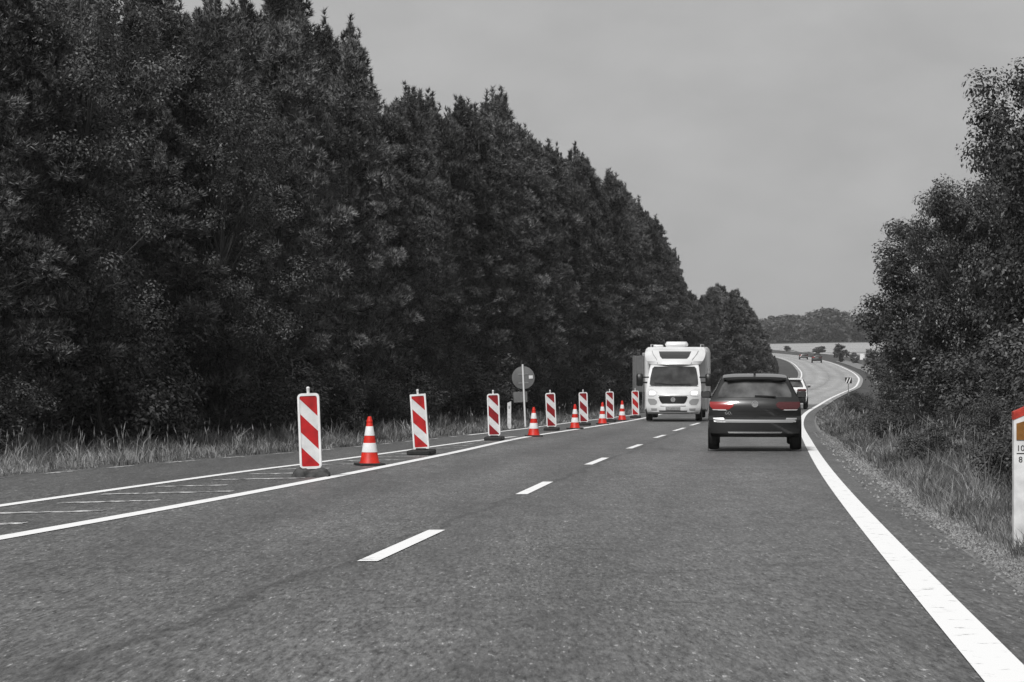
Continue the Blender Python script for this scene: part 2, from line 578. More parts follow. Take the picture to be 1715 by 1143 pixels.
road = strip('road', left_edge, right_edge, rows[rows <= 150], 0.0, M['asphalt'], 6)
tag(road, kind='structure')
road_far = strip('road', left_edge, right_edge, rows[rows >= 150], 0.0, M['asphalt_sheen'], 6)
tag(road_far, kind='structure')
for r_ in (road, road_far):                                    # lateral distance from the edge line / distance along, for wear that follows the lanes
    me_ = r_.data
    uvl = me_.uv_layers.new(name='along')
    co_ = np.empty(len(me_.vertices) * 3, np.float32); me_.vertices.foreach_get('co', co_); co_ = co_.reshape(-1, 3)
    li_ = np.empty(len(me_.loops), np.int32); me_.loops.foreach_get('vertex_index', li_)
    uv_ = np.stack([co_[:, 0] - right_line(co_[:, 1]), co_[:, 1]], 1)[li_]
    uvl.data.foreach_set('uv', uv_.astype(np.float32).ravel())
shoulder = strip('gravel_shoulder', lambda y: right_edge(y) - .02, lambda y: right_edge(y) + .29 + .05 * np.sin(y * 1.7) + .03 * np.sin(y * 2.9),
                 np.arange(-20, 130, .25), 0.014, M['gravel'], 2, zfun=lambda x, y: prof(y) + np.minimum(ground_off(x, y), .0))
tag(shoulder, kind='structure')

# loose stones on the shoulder
def stones(n, seed):
    rng = np.random.default_rng(seed)
    ys = 9 * (70 / 9) ** rng.uniform(0, 1, n)
    xs = right_edge(ys) + np.where(rng.uniform(0, 1, n) < .96, np.abs(rng.normal(.0, .17, n)) + .03, rng.uniform(-.2, .1, n))
    zs = prof(ys) + .012
    r = rng.uniform(.005, .016, n) * np.clip(ys / 18, .7, 2.0)
    base = np.array([[1, 0, 0], [-.5, .87, 0], [-.5, -.87, 0], [.15, .1, .85], [-.4, -.1, .7]])
    V = np.empty((n, 5, 3))
    a = rng.uniform(0, 6.28, n)
    for k in range(5):
        j = base[k] * rng.uniform(.7, 1.3, (n, 3))
        V[:, k, 0] = xs + r * (j[:, 0] * np.cos(a) - j[:, 1] * np.sin(a))
        V[:, k, 1] = ys + r * (j[:, 0] * np.sin(a) + j[:, 1] * np.cos(a)) * 1.3
        V[:, k, 2] = zs + r * j[:, 2]
    idx = np.arange(n)[:, None] * 5
    f = [idx + np.array(t_) for t_ in ([0, 1, 3], [1, 4, 3], [1, 2, 4], [2, 0, 3], [2, 3, 4])]
    me = np_mesh('loose_stones', V.reshape(-1, 3), f)
    tag(obj('loose_stones', me, M['stone']), 'loose pale stones scattered on the gravel shoulder', 'stones', kind='stuff')
stones(16000, 21)

# painted markings, parts of the road
def line(name, fx, w, y0, y1, m, dz=.006, step=1.0):
    ys = np.arange(y0, y1 + step * .5, step)
    return strip(name, lambda y: fx(y) - w / 2, lambda y: fx(y) + w / 2, ys, dz, m, 1, road)
line('edge_line', right_line, .20, -20, 900, M['paint'])
line('edge_line', left_line, .18, -20, 900, M['paint'])
line('island_line', inner_line, .15, 5, 64, M['paint'])
line('turn_lane_line', far_left, .14, 66, 112, M['paint'])
y = 14.0
while y < 66:                                    # short dashes along the turning lane
    line('edge_dash', far_left, .12, y, y + 1.3, M['paint_worn'], step=.65)
    y += 2.9
def dash(u0, v0, u1, v1, w=.13):
    (xa, ya), (xb, yb) = pix(u0, v0), pix(u1, v1)
    f = lambda yy: xa + (xb - xa) * (yy - ya) / (yb - ya)
    line('lane_dash', f, w, ya, yb + 1e-3, M['paint'], step=(yb - ya) / 4)
for d in ((615, 942, 732, 889), (873, 829, 918, 808), (985, 779, 1014, 767.5), (1053, 752, 1073, 745), (1097, 734, 1113, 729.2),
          (1129, 722.3, 1146, 717.2), (1157, 713, 1171, 709)):
    dash(*d)
center = lambda y: right_line(y) - 3.55
for k in range(5):
    y0 = 101 + k * 12.0
    line('lane_dash', center, .13, y0, y0 + 4.2, M['paint_worn'], step=1.05)
# hatching strokes of the painted island
y = 8.0
while y < 58:
    a = lambda yy, y=y: 0
    x0, x1 = float(inner_line(y)) + .12, float(left_line(y + .6)) - .14
    if x1 - x0 > .35:
        cut0, cut1 = random.Random(int(y * 7)).uniform(.0, .25), random.Random(int(y * 13)).uniform(.6, 1.0)
        n = 4
        V = []
        for i in range(n + 1):
            t = cut0 + (cut1 - cut0) * i / n
            xx = x0 + (x1 - x0) * t
            yy = y + 1.0 * t
            for e in (0, .32):
                V.append((xx, yy + e, float(prof(yy + e)) + .005))
        fs = np.array([[2 * i, 2 * i + 2, 2 * i + 3, 2 * i + 1] for i in range(n)])
        obj('hatch_stroke', np_mesh('hatch_stroke', np.array(V), [fs]), M['paint_worn'], road)
    y += 2.35

# ------------------------------------------------------------------ trees
def blades(cent, direc, length, width, rng):
    """triangular blades: centre of base, unit direction, length, width -> verts, faces"""
    n = len(cent)
    r = rng.normal(size=(n, 3))
    side = np.cross(direc, r)
    side /= np.linalg.norm(side, axis=1)[:, None] + 1e-9
    hw = side * (width[:, None] * .5)
    v = np.empty((n, 3, 3))
    v[:, 0] = cent - hw
    v[:, 1] = cent + hw
    v[:, 2] = cent + direc * length[:, None]
    return v.reshape(-1, 3), np.arange(n * 3).reshape(-1, 3)

def make_pine(seed, H=12.0, R=2.2, nb=165, dens=19, blade=(.10, .23), bw=.034):
    rng = np.random.default_rng(seed)
    C, D = [], []
    lm = MB()
    bend = rng.normal(0, .25, 2)
    ctr = lambda z: np.array([bend[0] * math.sin(z / H * 3), bend[1] * math.sin(z / H * 2.4), z])
    zs = H * (0.02 + .95 * (np.arange(nb) + rng.uniform(0, 1, nb)) / nb)
    for i, z in enumerate(zs):
        t = z / H
        az = i * 2.399 + rng.uniform(-.5, .5)
        L = R * (1 - t ** 1.65) * rng.uniform(.5, 1.2) * (0.75 + .25 * min(t / .18, 1)) + .28
        if rng.uniform() < .12: L *= 1.22
        el = math.radians(-12 + 60 * t + rng.uniform(-12, 12))
        d = np.array([math.cos(az) * math.cos(el), math.sin(az) * math.cos(el), math.sin(el)])
        p = np.array([-math.sin(az), math.cos(az), 0])
        o = ctr(z)
        n1 = int(3 + L * dens * .35)                        # along the branch
        s1 = L * rng.uniform(.25, 1, n1)
        c1 = o + d * s1[:, None] + p * (rng.normal(0, .12, n1) * (1.2 - s1 / L) * L)[:, None]
        c1[:, 2] += .14 * (s1 / L) ** 2 * L + rng.normal(0, .05, n1)
        n2 = int(dens * (1.0 + .6 * L))                     # the pad of shoots at its end
        pr = rng.uniform(.22, .42) * (1.0 - .45 * t) + .08
        q = rng.normal(0, 1, (n2, 3))
        q /= np.linalg.norm(q, axis=1)[:, None]
        c2 = o + d * (L * .9) + np.array([0, 0, .14 * L]) + q * np.array([pr * 1.25, pr * 1.25, pr * .62]) * rng.uniform(.55, 1, n2)[:, None]
        C.append(c1); D.append(d * .7 + rng.normal(0, .2, (n1, 3)) + np.array([0, 0, .5]))
        C.append(c2); D.append(q * .8 + d * .35 + np.array([0, 0, .6]))
        if t > .55 and rng.uniform() < .8:                 # upright candles on the upper branches
            n3 = 22
            hh = rng.uniform(.4, .95)
            b0 = o + d * (L * rng.uniform(.6, .95)) + np.array([0, 0, .12 * L])
            s3 = rng.uniform(0, 1, n3)
            a3 = rng.uniform(0, 6.28, n3)
            C.append(b0 + np.stack([rng.normal(0, .025, n3), rng.normal(0, .025, n3), s3 * hh], 1))
            D.append(np.stack([np.cos(a3) * .4, np.sin(a3) * .4, np.full(n3, 1.3)], 1))
        if i % 3 == 0:
            lm.tube([o, o + d * L * .5, o + d * L * .88 + np.array([0, 0, .12 * L])], [.04, .026, .010], 4, False)
    # leader with upright candles
    for k in range(rng.integers(2, 5)):
        az = rng.uniform(0, 6.28)
        b0 = ctr(H * rng.uniform(.93, .97)) + np.array([math.cos(az), math.sin(az), 0]) * rng.uniform(0, .5) * (k > 0)
        hh = rng.uniform(.7, 1.5)
        n = 44
        s = rng.uniform(0, 1, n)
        c = b0 + np.stack([rng.normal(0, .03, n), rng.normal(0, .03, n), s * hh], 1)
        a2 = rng.uniform(0, 6.28, n)
        C.append(c); D.append(np.stack([np.cos(a2) * .7, np.sin(a2) * .7, np.full(n, .9)], 1))
        lm.tube([b0 - np.array([0, 0, .4]), b0 + np.array([0, 0, hh])], [.03, .008], 4, False)
    C, D = np.concatenate(C), np.concatenate(D)
    D /= np.linalg.norm(D, axis=1)[:, None]
    nbld = 9
    C = np.repeat(C, nbld, 0)
    D = np.repeat(D, nbld, 0) + rng.normal(0, .48, (len(C), 3))
    D /= np.linalg.norm(D, axis=1)[:, None]
    ln = rng.uniform(*blade, len(C))
    v, f = blades(C, D, ln, np.full(len(C), bw) * rng.uniform(.7, 1.3, len(C)), rng)
    crown = np_mesh('crown', v, [f])
    zz = np.linspace(-.3, H * .97, 9)
    lm.tube([ctr(z) for z in zz], [.17 * (1 - z / H * .93) + .012 for z in zz], 8)
    return crown, lm.mesh('trunk', True)

def make_broadleaf(seed, H, R, nl, leaf, nclus=60, base=.18, trunk_r=.2, crown_bias=0.0, cl_r=(.55, 1.1)):
    """crown of leaf clumps spread through an uneven volume, on forking limbs"""
    rng = np.random.default_rng(seed)
    lm = MB()
    zc, rz = H * (base + (1 - base) * .5), H * (1 - base) * .5
    cl = []
    while len(cl) < nclus:
        p = rng.uniform(-1, 1, 3)
        r = np.linalg.norm(p)
        if .38 < r < 1:
            lump = 1 + .22 * math.sin(p[0] * 5 + seed) * math.cos(p[1] * 4 + seed * 2) + .12 * math.sin(p[2] * 7 + seed)
            cl.append(np.array([p[0] * R * lump, p[1] * R * lump, zc + p[2] * rz * lump]))
    cl = np.array(cl)
    cl[:, 2] = np.maximum(cl[:, 2], .25)
    cr = rng.uniform(*cl_r, nclus)
    top = np.array([rng.normal(0, .1) * R, rng.normal(0, .1) * R, H * .75])
    stem = [np.array([0, 0, -.3]), np.array([0, 0, H * .12]), np.array([top[0] * .5, top[1] * .5, H * .42]), top]
    lm.tube(stem, [trunk_r, trunk_r * .85, trunk_r * .55, trunk_r * .12], 8)
    for c in cl[::2]:
        t = np.clip((c[2] / H - .15) * .8, .08, .7)
        o = np.array([top[0] * t, top[1] * t, H * t])
        mid = (o + c) / 2 + rng.normal(0, .12, 3) * R * .5 + np.array([0, 0, .1 * H * .3])
        lm.tube([o, mid, c], [trunk_r * .28, trunk_r * .16, trunk_r * .05], 5, False)
    w = cr ** 2 / (cr ** 2).sum()
    which = rng.choice(nclus, nl, p=w)
    dirs = rng.normal(size=(nl, 3))
    dirs /= np.linalg.norm(dirs, axis=1)[:, None]
    rad = cr[which] * (rng.uniform(.02, 1.0, nl) ** .5)
    pos = cl[which] + dirs * rad[:, None] * np.array([1, 1, .75])
    pos[:, 2] = np.maximum(pos[:, 2], .03)
    # leaves: folded quads, faces tending outwards and up
    nrm = dirs * .8 + np.array([0, 0, .7]) + rng.normal(0, .45, (nl, 3))
    nrm /= np.linalg.norm(nrm, axis=1)[:, None]
    a = np.cross(nrm, rng.normal(size=(nl, 3)))
    a /= np.linalg.norm(a, axis=1)[:, None]
    b = np.cross(nrm, a)
    s = leaf * rng.uniform(.6, 1.3, nl)[:, None]
    v = np.empty((nl, 4, 3))
    v[:, 0] = pos - a * s * .6
    v[:, 1] = pos - b * s * .34 + nrm * s * .1
    v[:, 2] = pos + a * s * .7
    v[:, 3] = pos + b * s * .34 + nrm * s * .1
    crown = np_mesh('crown', v.reshape(-1, 3), [np.arange(nl * 4).reshape(-1, 4)])
    return crown, lm.mesh('trunk', True)

def place_tree(name, parts, H0, x, y, h, wscale, rz, label, cat, group, leafmat, z=None, trunk='trunk', crown='crown'):
    t = thing(name, label, cat, (x, y, gz(x, y) if z is None else z), rz, group)
    s = h / H0
    t.scale = (s * wscale, s * wscale, s)
    if not parts[0].materials: parts[0].materials.append(leafmat)
    if not parts[1].materials: parts[1].materials.append(M['bark'])
    obj(crown, parts[0], None, t)
    obj(trunk, parts[1], None, t)
    return t

rnd = random.Random(11)
pines = [make_pine(100 + k) for k in range(5)]
_su = [0, 287, 450, 535, 570, 620, 660, 700, 830, 895, 930, 1000, 1060, 1085, 1120, 1150, 1166, 1173, 1190, 1215, 1240, 1262, 1280, 1292, 1305]
_sv = [-70, 0, 0, 5, 55, 140, 168, 174, 184, 215, 272, 298, 338, 362, 428, 478, 508, 496, 486, 490, 510, 535, 568, 600, 630]
def sky_h(x, y):
    """height of a tree at x, y whose tip reaches the forest's skyline"""
    u = CU + F * x / y
    return CAMZ - (float(np.interp(u, _su, _sv)) - CV) / F * y - gz(x, y)
def pine_row(y0, y1, step, off, jit, hk, label, group):
    y = y0
    while y < y1:
        yy = y + rnd.uniform(-.6, .6)
        x = float(left_edge(yy)) - off + rnd.uniform(-jit, jit)
        place_tree('pine_tree', pines[rnd.randrange(5)], 12.0, x, yy, max(3.0, (sky_h(x, yy) - .45) * hk * rnd.uniform(.93, 1.04)), rnd.uniform(.92, 1.2),
                   rnd.uniform(0, 6.28), label, 'pine tree', group, M['needles'])
        y += step * rnd.uniform(.8, 1.2)
pine_row(33, 225, 2.7, 5.0, .5, .97, 'dark pine in the front row of the forest, directly behind the grass verge', 'pines along the forest edge')
pine_row(36, 235, 3.0, 8.0, .8, 1.02, 'dark pine deeper in the forest, behind the front row of pines', 'pines inside the forest')
# low branches and scrub at the forest foot
scrub = [make_broadleaf(300 + k, 2.4, 1.5, 11000, .075, 30, .02, .06, cl_r=(.4, .7)) for k in range(3)]
for k in range(26):
    yy = 38 + k * 4.6 + rnd.uniform(-1.5, 1.5)
    x = float(left_edge(yy)) - 3.7 + rnd.uniform(-.5, .3)
    place_tree('forest_shrub', scrub[k % 3], 2.4, x, yy, rnd.uniform(1.3, 2.6), rnd.uniform(.9, 1.3), rnd.uniform(0, 6.28),
               'low dark leafy shrub at the foot of the pine forest edge', 'shrub', 'shrubs at the foot of the pines', M['bush_leaves'], trunk='stem', crown='foliage')
# a paler leafy tree stands before the pines, by the first striped panel
larch = make_broadleaf(41, 10.0, 2.3, 60000, .062, 120, .03, .16, cl_r=(.35, .75))
for (yy, off, hh, lab) in ((56.5, 3.9, 8.4, 'paler leafy tree drooping in front of the pines, beside yellowish verge grass'),
                           (49.0, 4.6, 9.4, 'pale leafy tree in front of the pines where the turning lane is widest')):
    x = float(left_edge(yy)) - off
    place_tree('leafy_tree', larch, 10.0, x, yy, hh, .92, yy, lab, 'tree', None, M['bush_leaves'])
# smaller greyer trees where the forest ends
young = [make_pine(200 + k, 8.0, 1.8, 110, 13, (.2, .36), .08) for k in range(3)]
y = 224.0
while y < 392:
    for off in (3.4, 6.5):
        yy = y + rnd.uniform(-1.5, 1.5)
        x = float(left_edge(yy)) - off + rnd.uniform(-.5, .5)
        h = max(1.6, (sky_h(x, yy) - .3) * rnd.uniform(.82, 1.05))
        place_tree('young_pine', young[rnd.randrange(3)], 8.0, x, yy, h, rnd.uniform(1.0, 1.3), rnd.uniform(0, 6.28),
                   'small greyish young pine at the far end of the forest, before the bend', 'pine tree', 'young pines at the forest end', M['needles_young'])
    y += 4.2

# broadleaf trees on the bank at the right-hand side
oaks = [make_broadleaf(60 + k, 8.5, 3.0, 76000, .088, 210, .04, .2, cl_r=(.38, .75)) for k in range(3)]
for (x, y, h, ws, v, lab) in (
        (11.6, 66, 5.9, 1.14, 0, 'dark oak whose rounded crown leans out farthest towards the road bend'),
        (11.5, 62.5, 6.8, .66, 2, 'slim dark oak squeezed between the leaning oak and the tall one'),
        (12.85, 56, 9.2, .80, 1, 'tall dark oak standing behind the white kilometre post'),
        (11.6, 45, 8.4, .78, 2, 'dark oak on the bank nearest to the white kilometre post'),
        (15.6, 60, 10.6, .9, 0, 'tallest dark oak, rising over the crowns of the oaks beside it'),
        (15.8, 74, 9.0, .9, 1, 'dark oak on the bank behind the oak that leans towards the bend'),
        (17.0, 86, 8.6, .85, 2, 'dark oak of the bank, the one standing closest to the marker board')):
    place_tree('oak_tree', oaks[v], 8.5, x, y, h, ws, x * 3 + y, lab, 'oak tree', None, M['leaves'])
for (x, y, h) in ((20.5, 100, 8.0), (23.6, 116, 7.4), (28, 134, 7.0), (19.5, 80, 8.5), (15.5, 49, 8.5), (33.5, 152, 6.0)):
    place_tree('oak_tree', oaks[int(y) % 3], 8.5, x, y, h, .95, x + y, 'dark oak in the back row on the bank, mostly hidden by the front oaks', 'oak tree',
               'oaks of the back row', M['leaves'])
bush = [make_broadleaf(80 + k, 2.2, 1.5, 12000, .07, 34, .02, .05, cl_r=(.35, .65)) for k in range(3)]
k = 0
for (y, d, h) in ((38, 4.8, 1.8), (44, 4.2, 1.9), (49, 4.6, 2.3), (54, 3.9, 2.2), (59, 4.3, 2.4), (64, 3.6, 1.9), (68, 4.6, 2.7), (73, 3.9, 2.2), (79, 4.8, 3.0),
                  (84, 3.8, 2.2), (91, 4.6, 2.8), (98, 4.0, 2.2), (105, 5.0, 3.0), (113, 4.4, 2.4), (121, 5.4, 3.0), (130, 4.6, 2.5), (141, 5.6, 3.0),
                  (152, 5.0, 2.6), (166, 6.0, 3.2), (181, 5.4, 2.6), (200, 6.4, 3.0), (222, 6.6, 3.0)):
    x = float(right_edge(y)) + d
    place_tree('bank_bush', bush[k % 3], 2.2, x, y, h, rnd.uniform(.9, 1.25), rnd.uniform(0, 6.28),
               'dark leafy bush on the bank between the verge grass and the oaks', 'bush', 'bushes along the bank', M['bush_leaves'], trunk='stem', crown='foliage')
    k += 1

# far trees: the wood beyond the field
fart = [make_broadleaf(500 + k, 10.0, 4.2, 2600, .85, 46, .05, .25, cl_r=(.9, 1.7)) for k in range(4)]
for k in range(64):
    y = rnd.uniform(905, 985)
    u = 1195 + k * 5.6 + rnd.uniform(-4, 4)
    x = (u - CU) / F * y
    h = rnd.uniform(8.0, 10.6)
    if abs(u - 1362) < 5 or abs(u - 1400) < 7: h = 12.0
    place_tree('distant_tree', fart[rnd.randrange(4)], 10.0, x, y, h, rnd.uniform(.9, 1.3), rnd.uniform(0, 6.28),
               'hazy grey tree in the distant wood beyond the pale field', 'tree', 'trees of the distant wood', M['leaves_far'],
               z=gz(x, min(y, 900)) if x > 56 else float(prof(y)) + .1)
# field-edge bushes by the far road
for (u, y, h, ws, lab) in ((1372, 600, 2.0, 1.8, 'small round far bush beyond the two distant cars, at the pale field'),
                           (1408, 458, 3.2, 1.0, 'dense far bush at the pale field, tallest of those along the far bend'),
                           (1431, 430, 1.9, 1.0, 'far bush standing just before the white roadside sign by the field'),
                           (1464, 352, 2.8, 1.05, 'broad far bush beside the farm track, under the pale field'),
                           (1497, 330, 3.2, 1.2, 'broad dark bush at the near end of the farm track'),
                           (1318, 720, 1.5, 1.8, 'low far bush at the far end of the road')):
    x = (u - CU) / F * y
    place_tree('field_bush', fart[int(u) % 4], 10.0, x, y, h, ws, u, lab, 'bush', None, M['leaves_far'], trunk='stem', crown='foliage')

# ------------------------------------------------------------------ grass (uncountable)
def grass(name, edge, sgn, y0, y1, dmin, dmax, n, label, hmul=1.0, seed=1, mtl=None):
    rng = np.random.default_rng(seed)
    nc_ = n // 26                                              # tussocks
    yc = y0 * (y1 / y0) ** rng.uniform(0, 1, nc_)
    dc = dmin + (dmax - dmin) * rng.uniform(0, 1, nc_)
    hc = rng.uniform(.10, .42, nc_) * (.65 + .7 * (.5 + .5 * np.sin(yc * .55 + dc * 1.7) * np.sin(dc * 1.1 - yc * .23)))
    hc *= np.where(rng.uniform(0, 1, nc_) < .10, 1.7, 1.0)
    k = rng.integers(0, nc_, n)
    r = rng.normal(0, 1, (n, 2)) * np.clip(yc[k] * .0016, .05, .16)[:, None]
    ys, dd = yc[k] + r[:, 1] * 1.6, np.maximum(dc[k] + r[:, 0], dmin - .12)
    xs = edge(ys) + sgn * dd
    zs = prof(ys) + ground_off(xs, ys) - .03
    h = hc[k] * rng.uniform(.5, 1.25, n) * np.clip((dd - dmin) / .9 + .34, .34, 1) * hmul
    w = np.clip(ys * .00032, .0045, .03) * rng.uniform(.7, 1.4, n)
    az = rng.normal(0, .9, n) + np.arctan2(r[:, 1], r[:, 0]) * 1.0
    lean = np.stack([np.cos(az), np.sin(az)], 1) * (h * rng.uniform(.15, .95, n))[:, None]
    fa = rng.uniform(0, 3.14, n)
    sx, sy = np.cos(fa) * w / 2, np.sin(fa) * w / 2
    e = np.stack([sx, sy, 0 * sx], 1)
    V = np.empty((n, 5, 3))
    b = np.stack([xs, ys, zs], 1)
    V[:, 0] = b - e
    V[:, 1] = b + e
    m = b + np.stack([lean[:, 0] * .3, lean[:, 1] * .3, h * .65], 1)
    V[:, 2] = m + e * .75
    V[:, 3] = m - e * .75
    V[:, 4] = b + np.stack([lean[:, 0], lean[:, 1], h], 1)
    idx = np.arange(n)[:, None] * 5
    me = np_mesh(name, V.reshape(-1, 3), [idx + np.array([0, 1, 2, 3]), idx + np.array([3, 2, 4])])
    return tag(obj(name, me, mtl or M['grass']), label, 'grass', kind='stuff')

grass('verge_grass', right_edge, 1, 10, 140, .22, 6.5, 210000, 'tall dry grass on the bank beside the road edge below the oaks', .78, 5)
grass('edge_grass', right_edge, 1, 10, 120, .24, .75, 42000, 'short grass creeping over the gravel shoulder of the road', .8, 12)
grass('verge_grass', left_edge, -1, 24, 230, .05, 5.5, 150000, 'dry verge grass between the turning lane and the pine forest', .66, 6, M['grass_pale'])
def stalks(name, edge, sgn, y0, y1, dmin, dmax, n, label, seed):
    rng = np.random.default_rng(seed)
    ys = y0 * (y1 / y0) ** rng.uniform(0, 1, n)
    dd = rng.uniform(dmin, dmax, n)
    xs = edge(ys) + sgn * dd
    zs = prof(ys) + ground_off(xs, ys) - .03
    h = rng.uniform(.25, .6, n) * np.where(rng.uniform(0, 1, n) < .12, 1.3, 1)
    w = np.clip(ys * .00022, .003, .02)
    lean = rng.normal(0, .14, (n, 2)) * h[:, None]
    b = np.stack([xs, ys, zs], 1)
    t = b + np.stack([lean[:, 0], lean[:, 1], h], 1)
    V = np.empty((n, 7, 3))
    e = np.zeros((n, 3)); e[:, 0] = w * .4
    V[:, 0] = b - e; V[:, 1] = b + e; V[:, 2] = t
    hd = (t - b) / np.linalg.norm(t - b, axis=1)[:, None]
    hl = rng.uniform(.08, .2, n)[:, None]
    V[:, 3] = t - hd * hl * .5; V[:, 4] = t + e * 1.8; V[:, 5] = t + hd * hl * .6; V[:, 6] = t - e * 1.8
    idx = np.arange(n)[:, None] * 7
    me = np_mesh(name, V.reshape(-1, 3), [idx + np.array([0, 1, 2]), idx + np.array([3, 4, 5, 6])])
    return tag(obj(name, me, M['seed']), label, 'grass', kind='stuff')
stalks('grass_seed_stalks', right_edge, 1, 12, 140, .9, 6.0, 2400, 'pale seed heads standing over the bank grass below the oaks', 8)
stalks('grass_seed_stalks', left_edge, -1, 28, 200, .8, 5.0, 1100, 'pale seed heads standing over the verge grass before the forest', 9)

for k in range(70):                                            # leafy weeds in the bank grass
    y = 13 * (135 / 13) ** (k / 69) * rnd.uniform(.95, 1.05)
    x = float(right_edge(y)) + rnd.uniform(1.1, 4.8)
    place_tree('verge_weed', bush[k % 3], 2.2, x, y, rnd.uniform(.3, 1.0), rnd.uniform(.7, 1.3), rnd.uniform(0, 6.28),
               'low leafy weed among the bank grass, between the road edge and the bushes', 'weed', 'weeds in the bank grass', M['bush_leaves'], trunk='stem', crown='foliage')

# ------------------------------------------------------------------ striped barrier panels and cones
def barrier_meshes(square_top, bag):
    d = {}
    p = MB()
    w, h = .145, 1.0
    r = .012 if square_top else .055
    def rr(w, z0, z1, r):
        out = []
        for cx, cz, a0 in ((w - r, z0 + r, -90), (w - r, z1 - r, 0), (-w + r, z1 - r, 90), (-w + r, z0 + r, 180)):
            for k in range(5):
                a = math.radians(a0 + 22.5 * k)
                out.append((cx + r * math.cos(a), cz + r * math.sin(a)))
        return out
    outer = rr(w, .10, .10 + h, r)
    inner = rr(w - .028, .132, .10 + h - .034, max(r - .03, .006))
    n = len(outer)
    # rim with a recessed face on both sides
    vs = []
    for poly, y in ((outer, -.028), (inner, -.028), (inner, -.016), (outer, .028), (inner, .028), (inner, .016)):
        vs += [(x, y, z) for x, z in poly]
    fs = []
    for i in range(n):
        j = (i + 1) % n
        fs += [(i, j, n + j, n + i), (n + i, n + j, 2 * n + j, 2 * n + i), (3 * n + j, 3 * n + i, 4 * n + i, 4 * n + j),
               (4 * n + j, 4 * n + i, 5 * n + i, 5 * n + j), (j, i, 3 * n + i, 3 * n + j)]
    p.add(vs, fs)
    d['frame'] = p.mesh('frame', True)
    f = MB().prism(rr(w - .026, .130, .10 + h - .032, .01), -.0155, .0155)
    d['board'] = f.mesh('board')
    d['stripes'] = []
    wi, z0, z1 = w - .031, .135, .10 + h - .037
    slope = 1.0                                             # falling to the right
    def clip(poly, lo, hi):
        for sgn, lim in ((1, lo), (-1, hi)):
            out = []
            for i in range(len(poly)):
                a, b = poly[i], poly[(i + 1) % len(poly)]
                fa, fb = sgn * (a[1] - lim), sgn * (b[1] - lim)
                if fa >= 0: out.append(a)
                if fa * fb < 0:
                    t = fa / (fa - fb)
                    out.append((a[0] + (b[0] - a[0]) * t, a[1] + (b[1] - a[1]) * t))
            poly = out
            if not poly: return []
        return poly
    for zc in (z1 - .03, z1 - .47, z1 - .91):
        s = wi * slope
        poly = [(-wi, zc + s - .12), (wi, zc - s - .12), (wi, zc - s + .12), (-wi, zc + s + .12)]
        poly = clip(poly, z0, z1)
        if len(poly) > 2:
            d['stripes'].append(MB().prism(poly, -.0185, -.0150).mesh('stripe'))
    d['pin'] = MB().lathe([(.0, .10 + h - .004), (.020, .10 + h), (.020, .10 + h + .05), (.024, .10 + h + .055), (.024, .10 + h + .075), (.012, .10 + h + .088)], 12).mesh('pin', True)
    b = MB()
    if bag:
        rr2 = random.Random(3)
        n, m = 20, 7
        vs, fs = [], []
        for a in range(n):                                   # lumpy weathered recycled-rubber foot
            tx = a / (n - 1)
            for k in range(m):
                ang = math.pi * k / (m - 1)
                hh = (.105 + .02 * math.sin(tx * 9)) * (1 - abs(2 * tx - 1) ** 5 * .6) + rr2.uniform(-.012, .012)
                vs.append((-.24 + .48 * tx, -.19 * math.cos(ang) * (1 - .1 * abs(2 * tx - 1)), max(0, hh * min(1, 1.45 * math.sin(ang)))))
        for a in range(n - 1):
            for k in range(m - 1):
                fs.append((a * m + k, a * m + k + 1, a * m + m + k + 1, a * m + m + k))
        fs.append(tuple(range(m))); fs.append(tuple(range((n - 1) * m, n * m)))
        b.add(vs, fs)
    else:
        b.box(-.21, .21, -.37, .37, 0, .085, .02)
        b.box(-.09, .09, -.12, .12, .083, .118, .012)
    d['foot'] = b.mesh('foot', bag)
    return d
bm_types = {(False, True): None, (True, False): None, (False, False): None}
for k2 in bm_types: bm_types[k2] = barrier_meshes(*k2)
def barrier(u, v, lean, sq, bag, label, redm, rz=0.0, group=None):
    x, y = pix(u, v)
    d = bm_types[(sq, bag)]
    t = thing('barrier_panel', label, 'barrier', (x, y, float(prof(y)) + .004), math.radians(-5.5) + rz, group)
    obj('foot', d['foot'], M['sandbag'] if bag else M['black_rubber'], t)
    R = Matrix.Rotation(math.radians(-lean), 4, 'Y') if False else Matrix.Translation((0, 0, .1)) @ Matrix.Rotation(math.radians(-lean), 4, 'Y') @ Matrix.Translation((0, 0, -.1))
    fr = obj('frame', d['frame'], M['white_plastic'], t); fr.matrix_local = R
    bd = obj('board', d['board'], M['grey_panel'], t); bd.matrix_local = R
    for s in d['stripes']:
        s2 = s.copy(); s2.materials.clear()
        so = obj('stripe', s2, redm, bd)
    pn = obj('pin', d['pin'], M['white_plastic'], t); pn.matrix_local = R
    return t
barrier(521, 799, 2.2, False, True, 'red-white striped panel on a lumpy weathered foot, beside the first tall cone', M['red_sheet'], .06)
barrier(706, 762, 4.0, True, False, 'square-cornered red-white striped panel leaning a little, second along the line', M['red_sheet'], -.04)
barrier(828, 738, 1.8, False, False, 'red-white striped panel, third along the line, before the round sign', M['red_dark'])
barrier(924, 721.5, 2.6, False, False, 'red-white striped panel beside the post of the round sign', M['red_dark'])
barrier(978, 713, 1.8, False, False, 'red-white striped panel, fifth along the line, just past the round sign', M['red_dark'])
barrier(1022, 706.8, 1.2, False, False, 'red-white striped panel, last but one before the motorhome', M['red_dark'])
barrier(1064.5, 700.3, 1.0, False, False, 'red-white striped panel right beside the motorhome', M['red_sheet'])

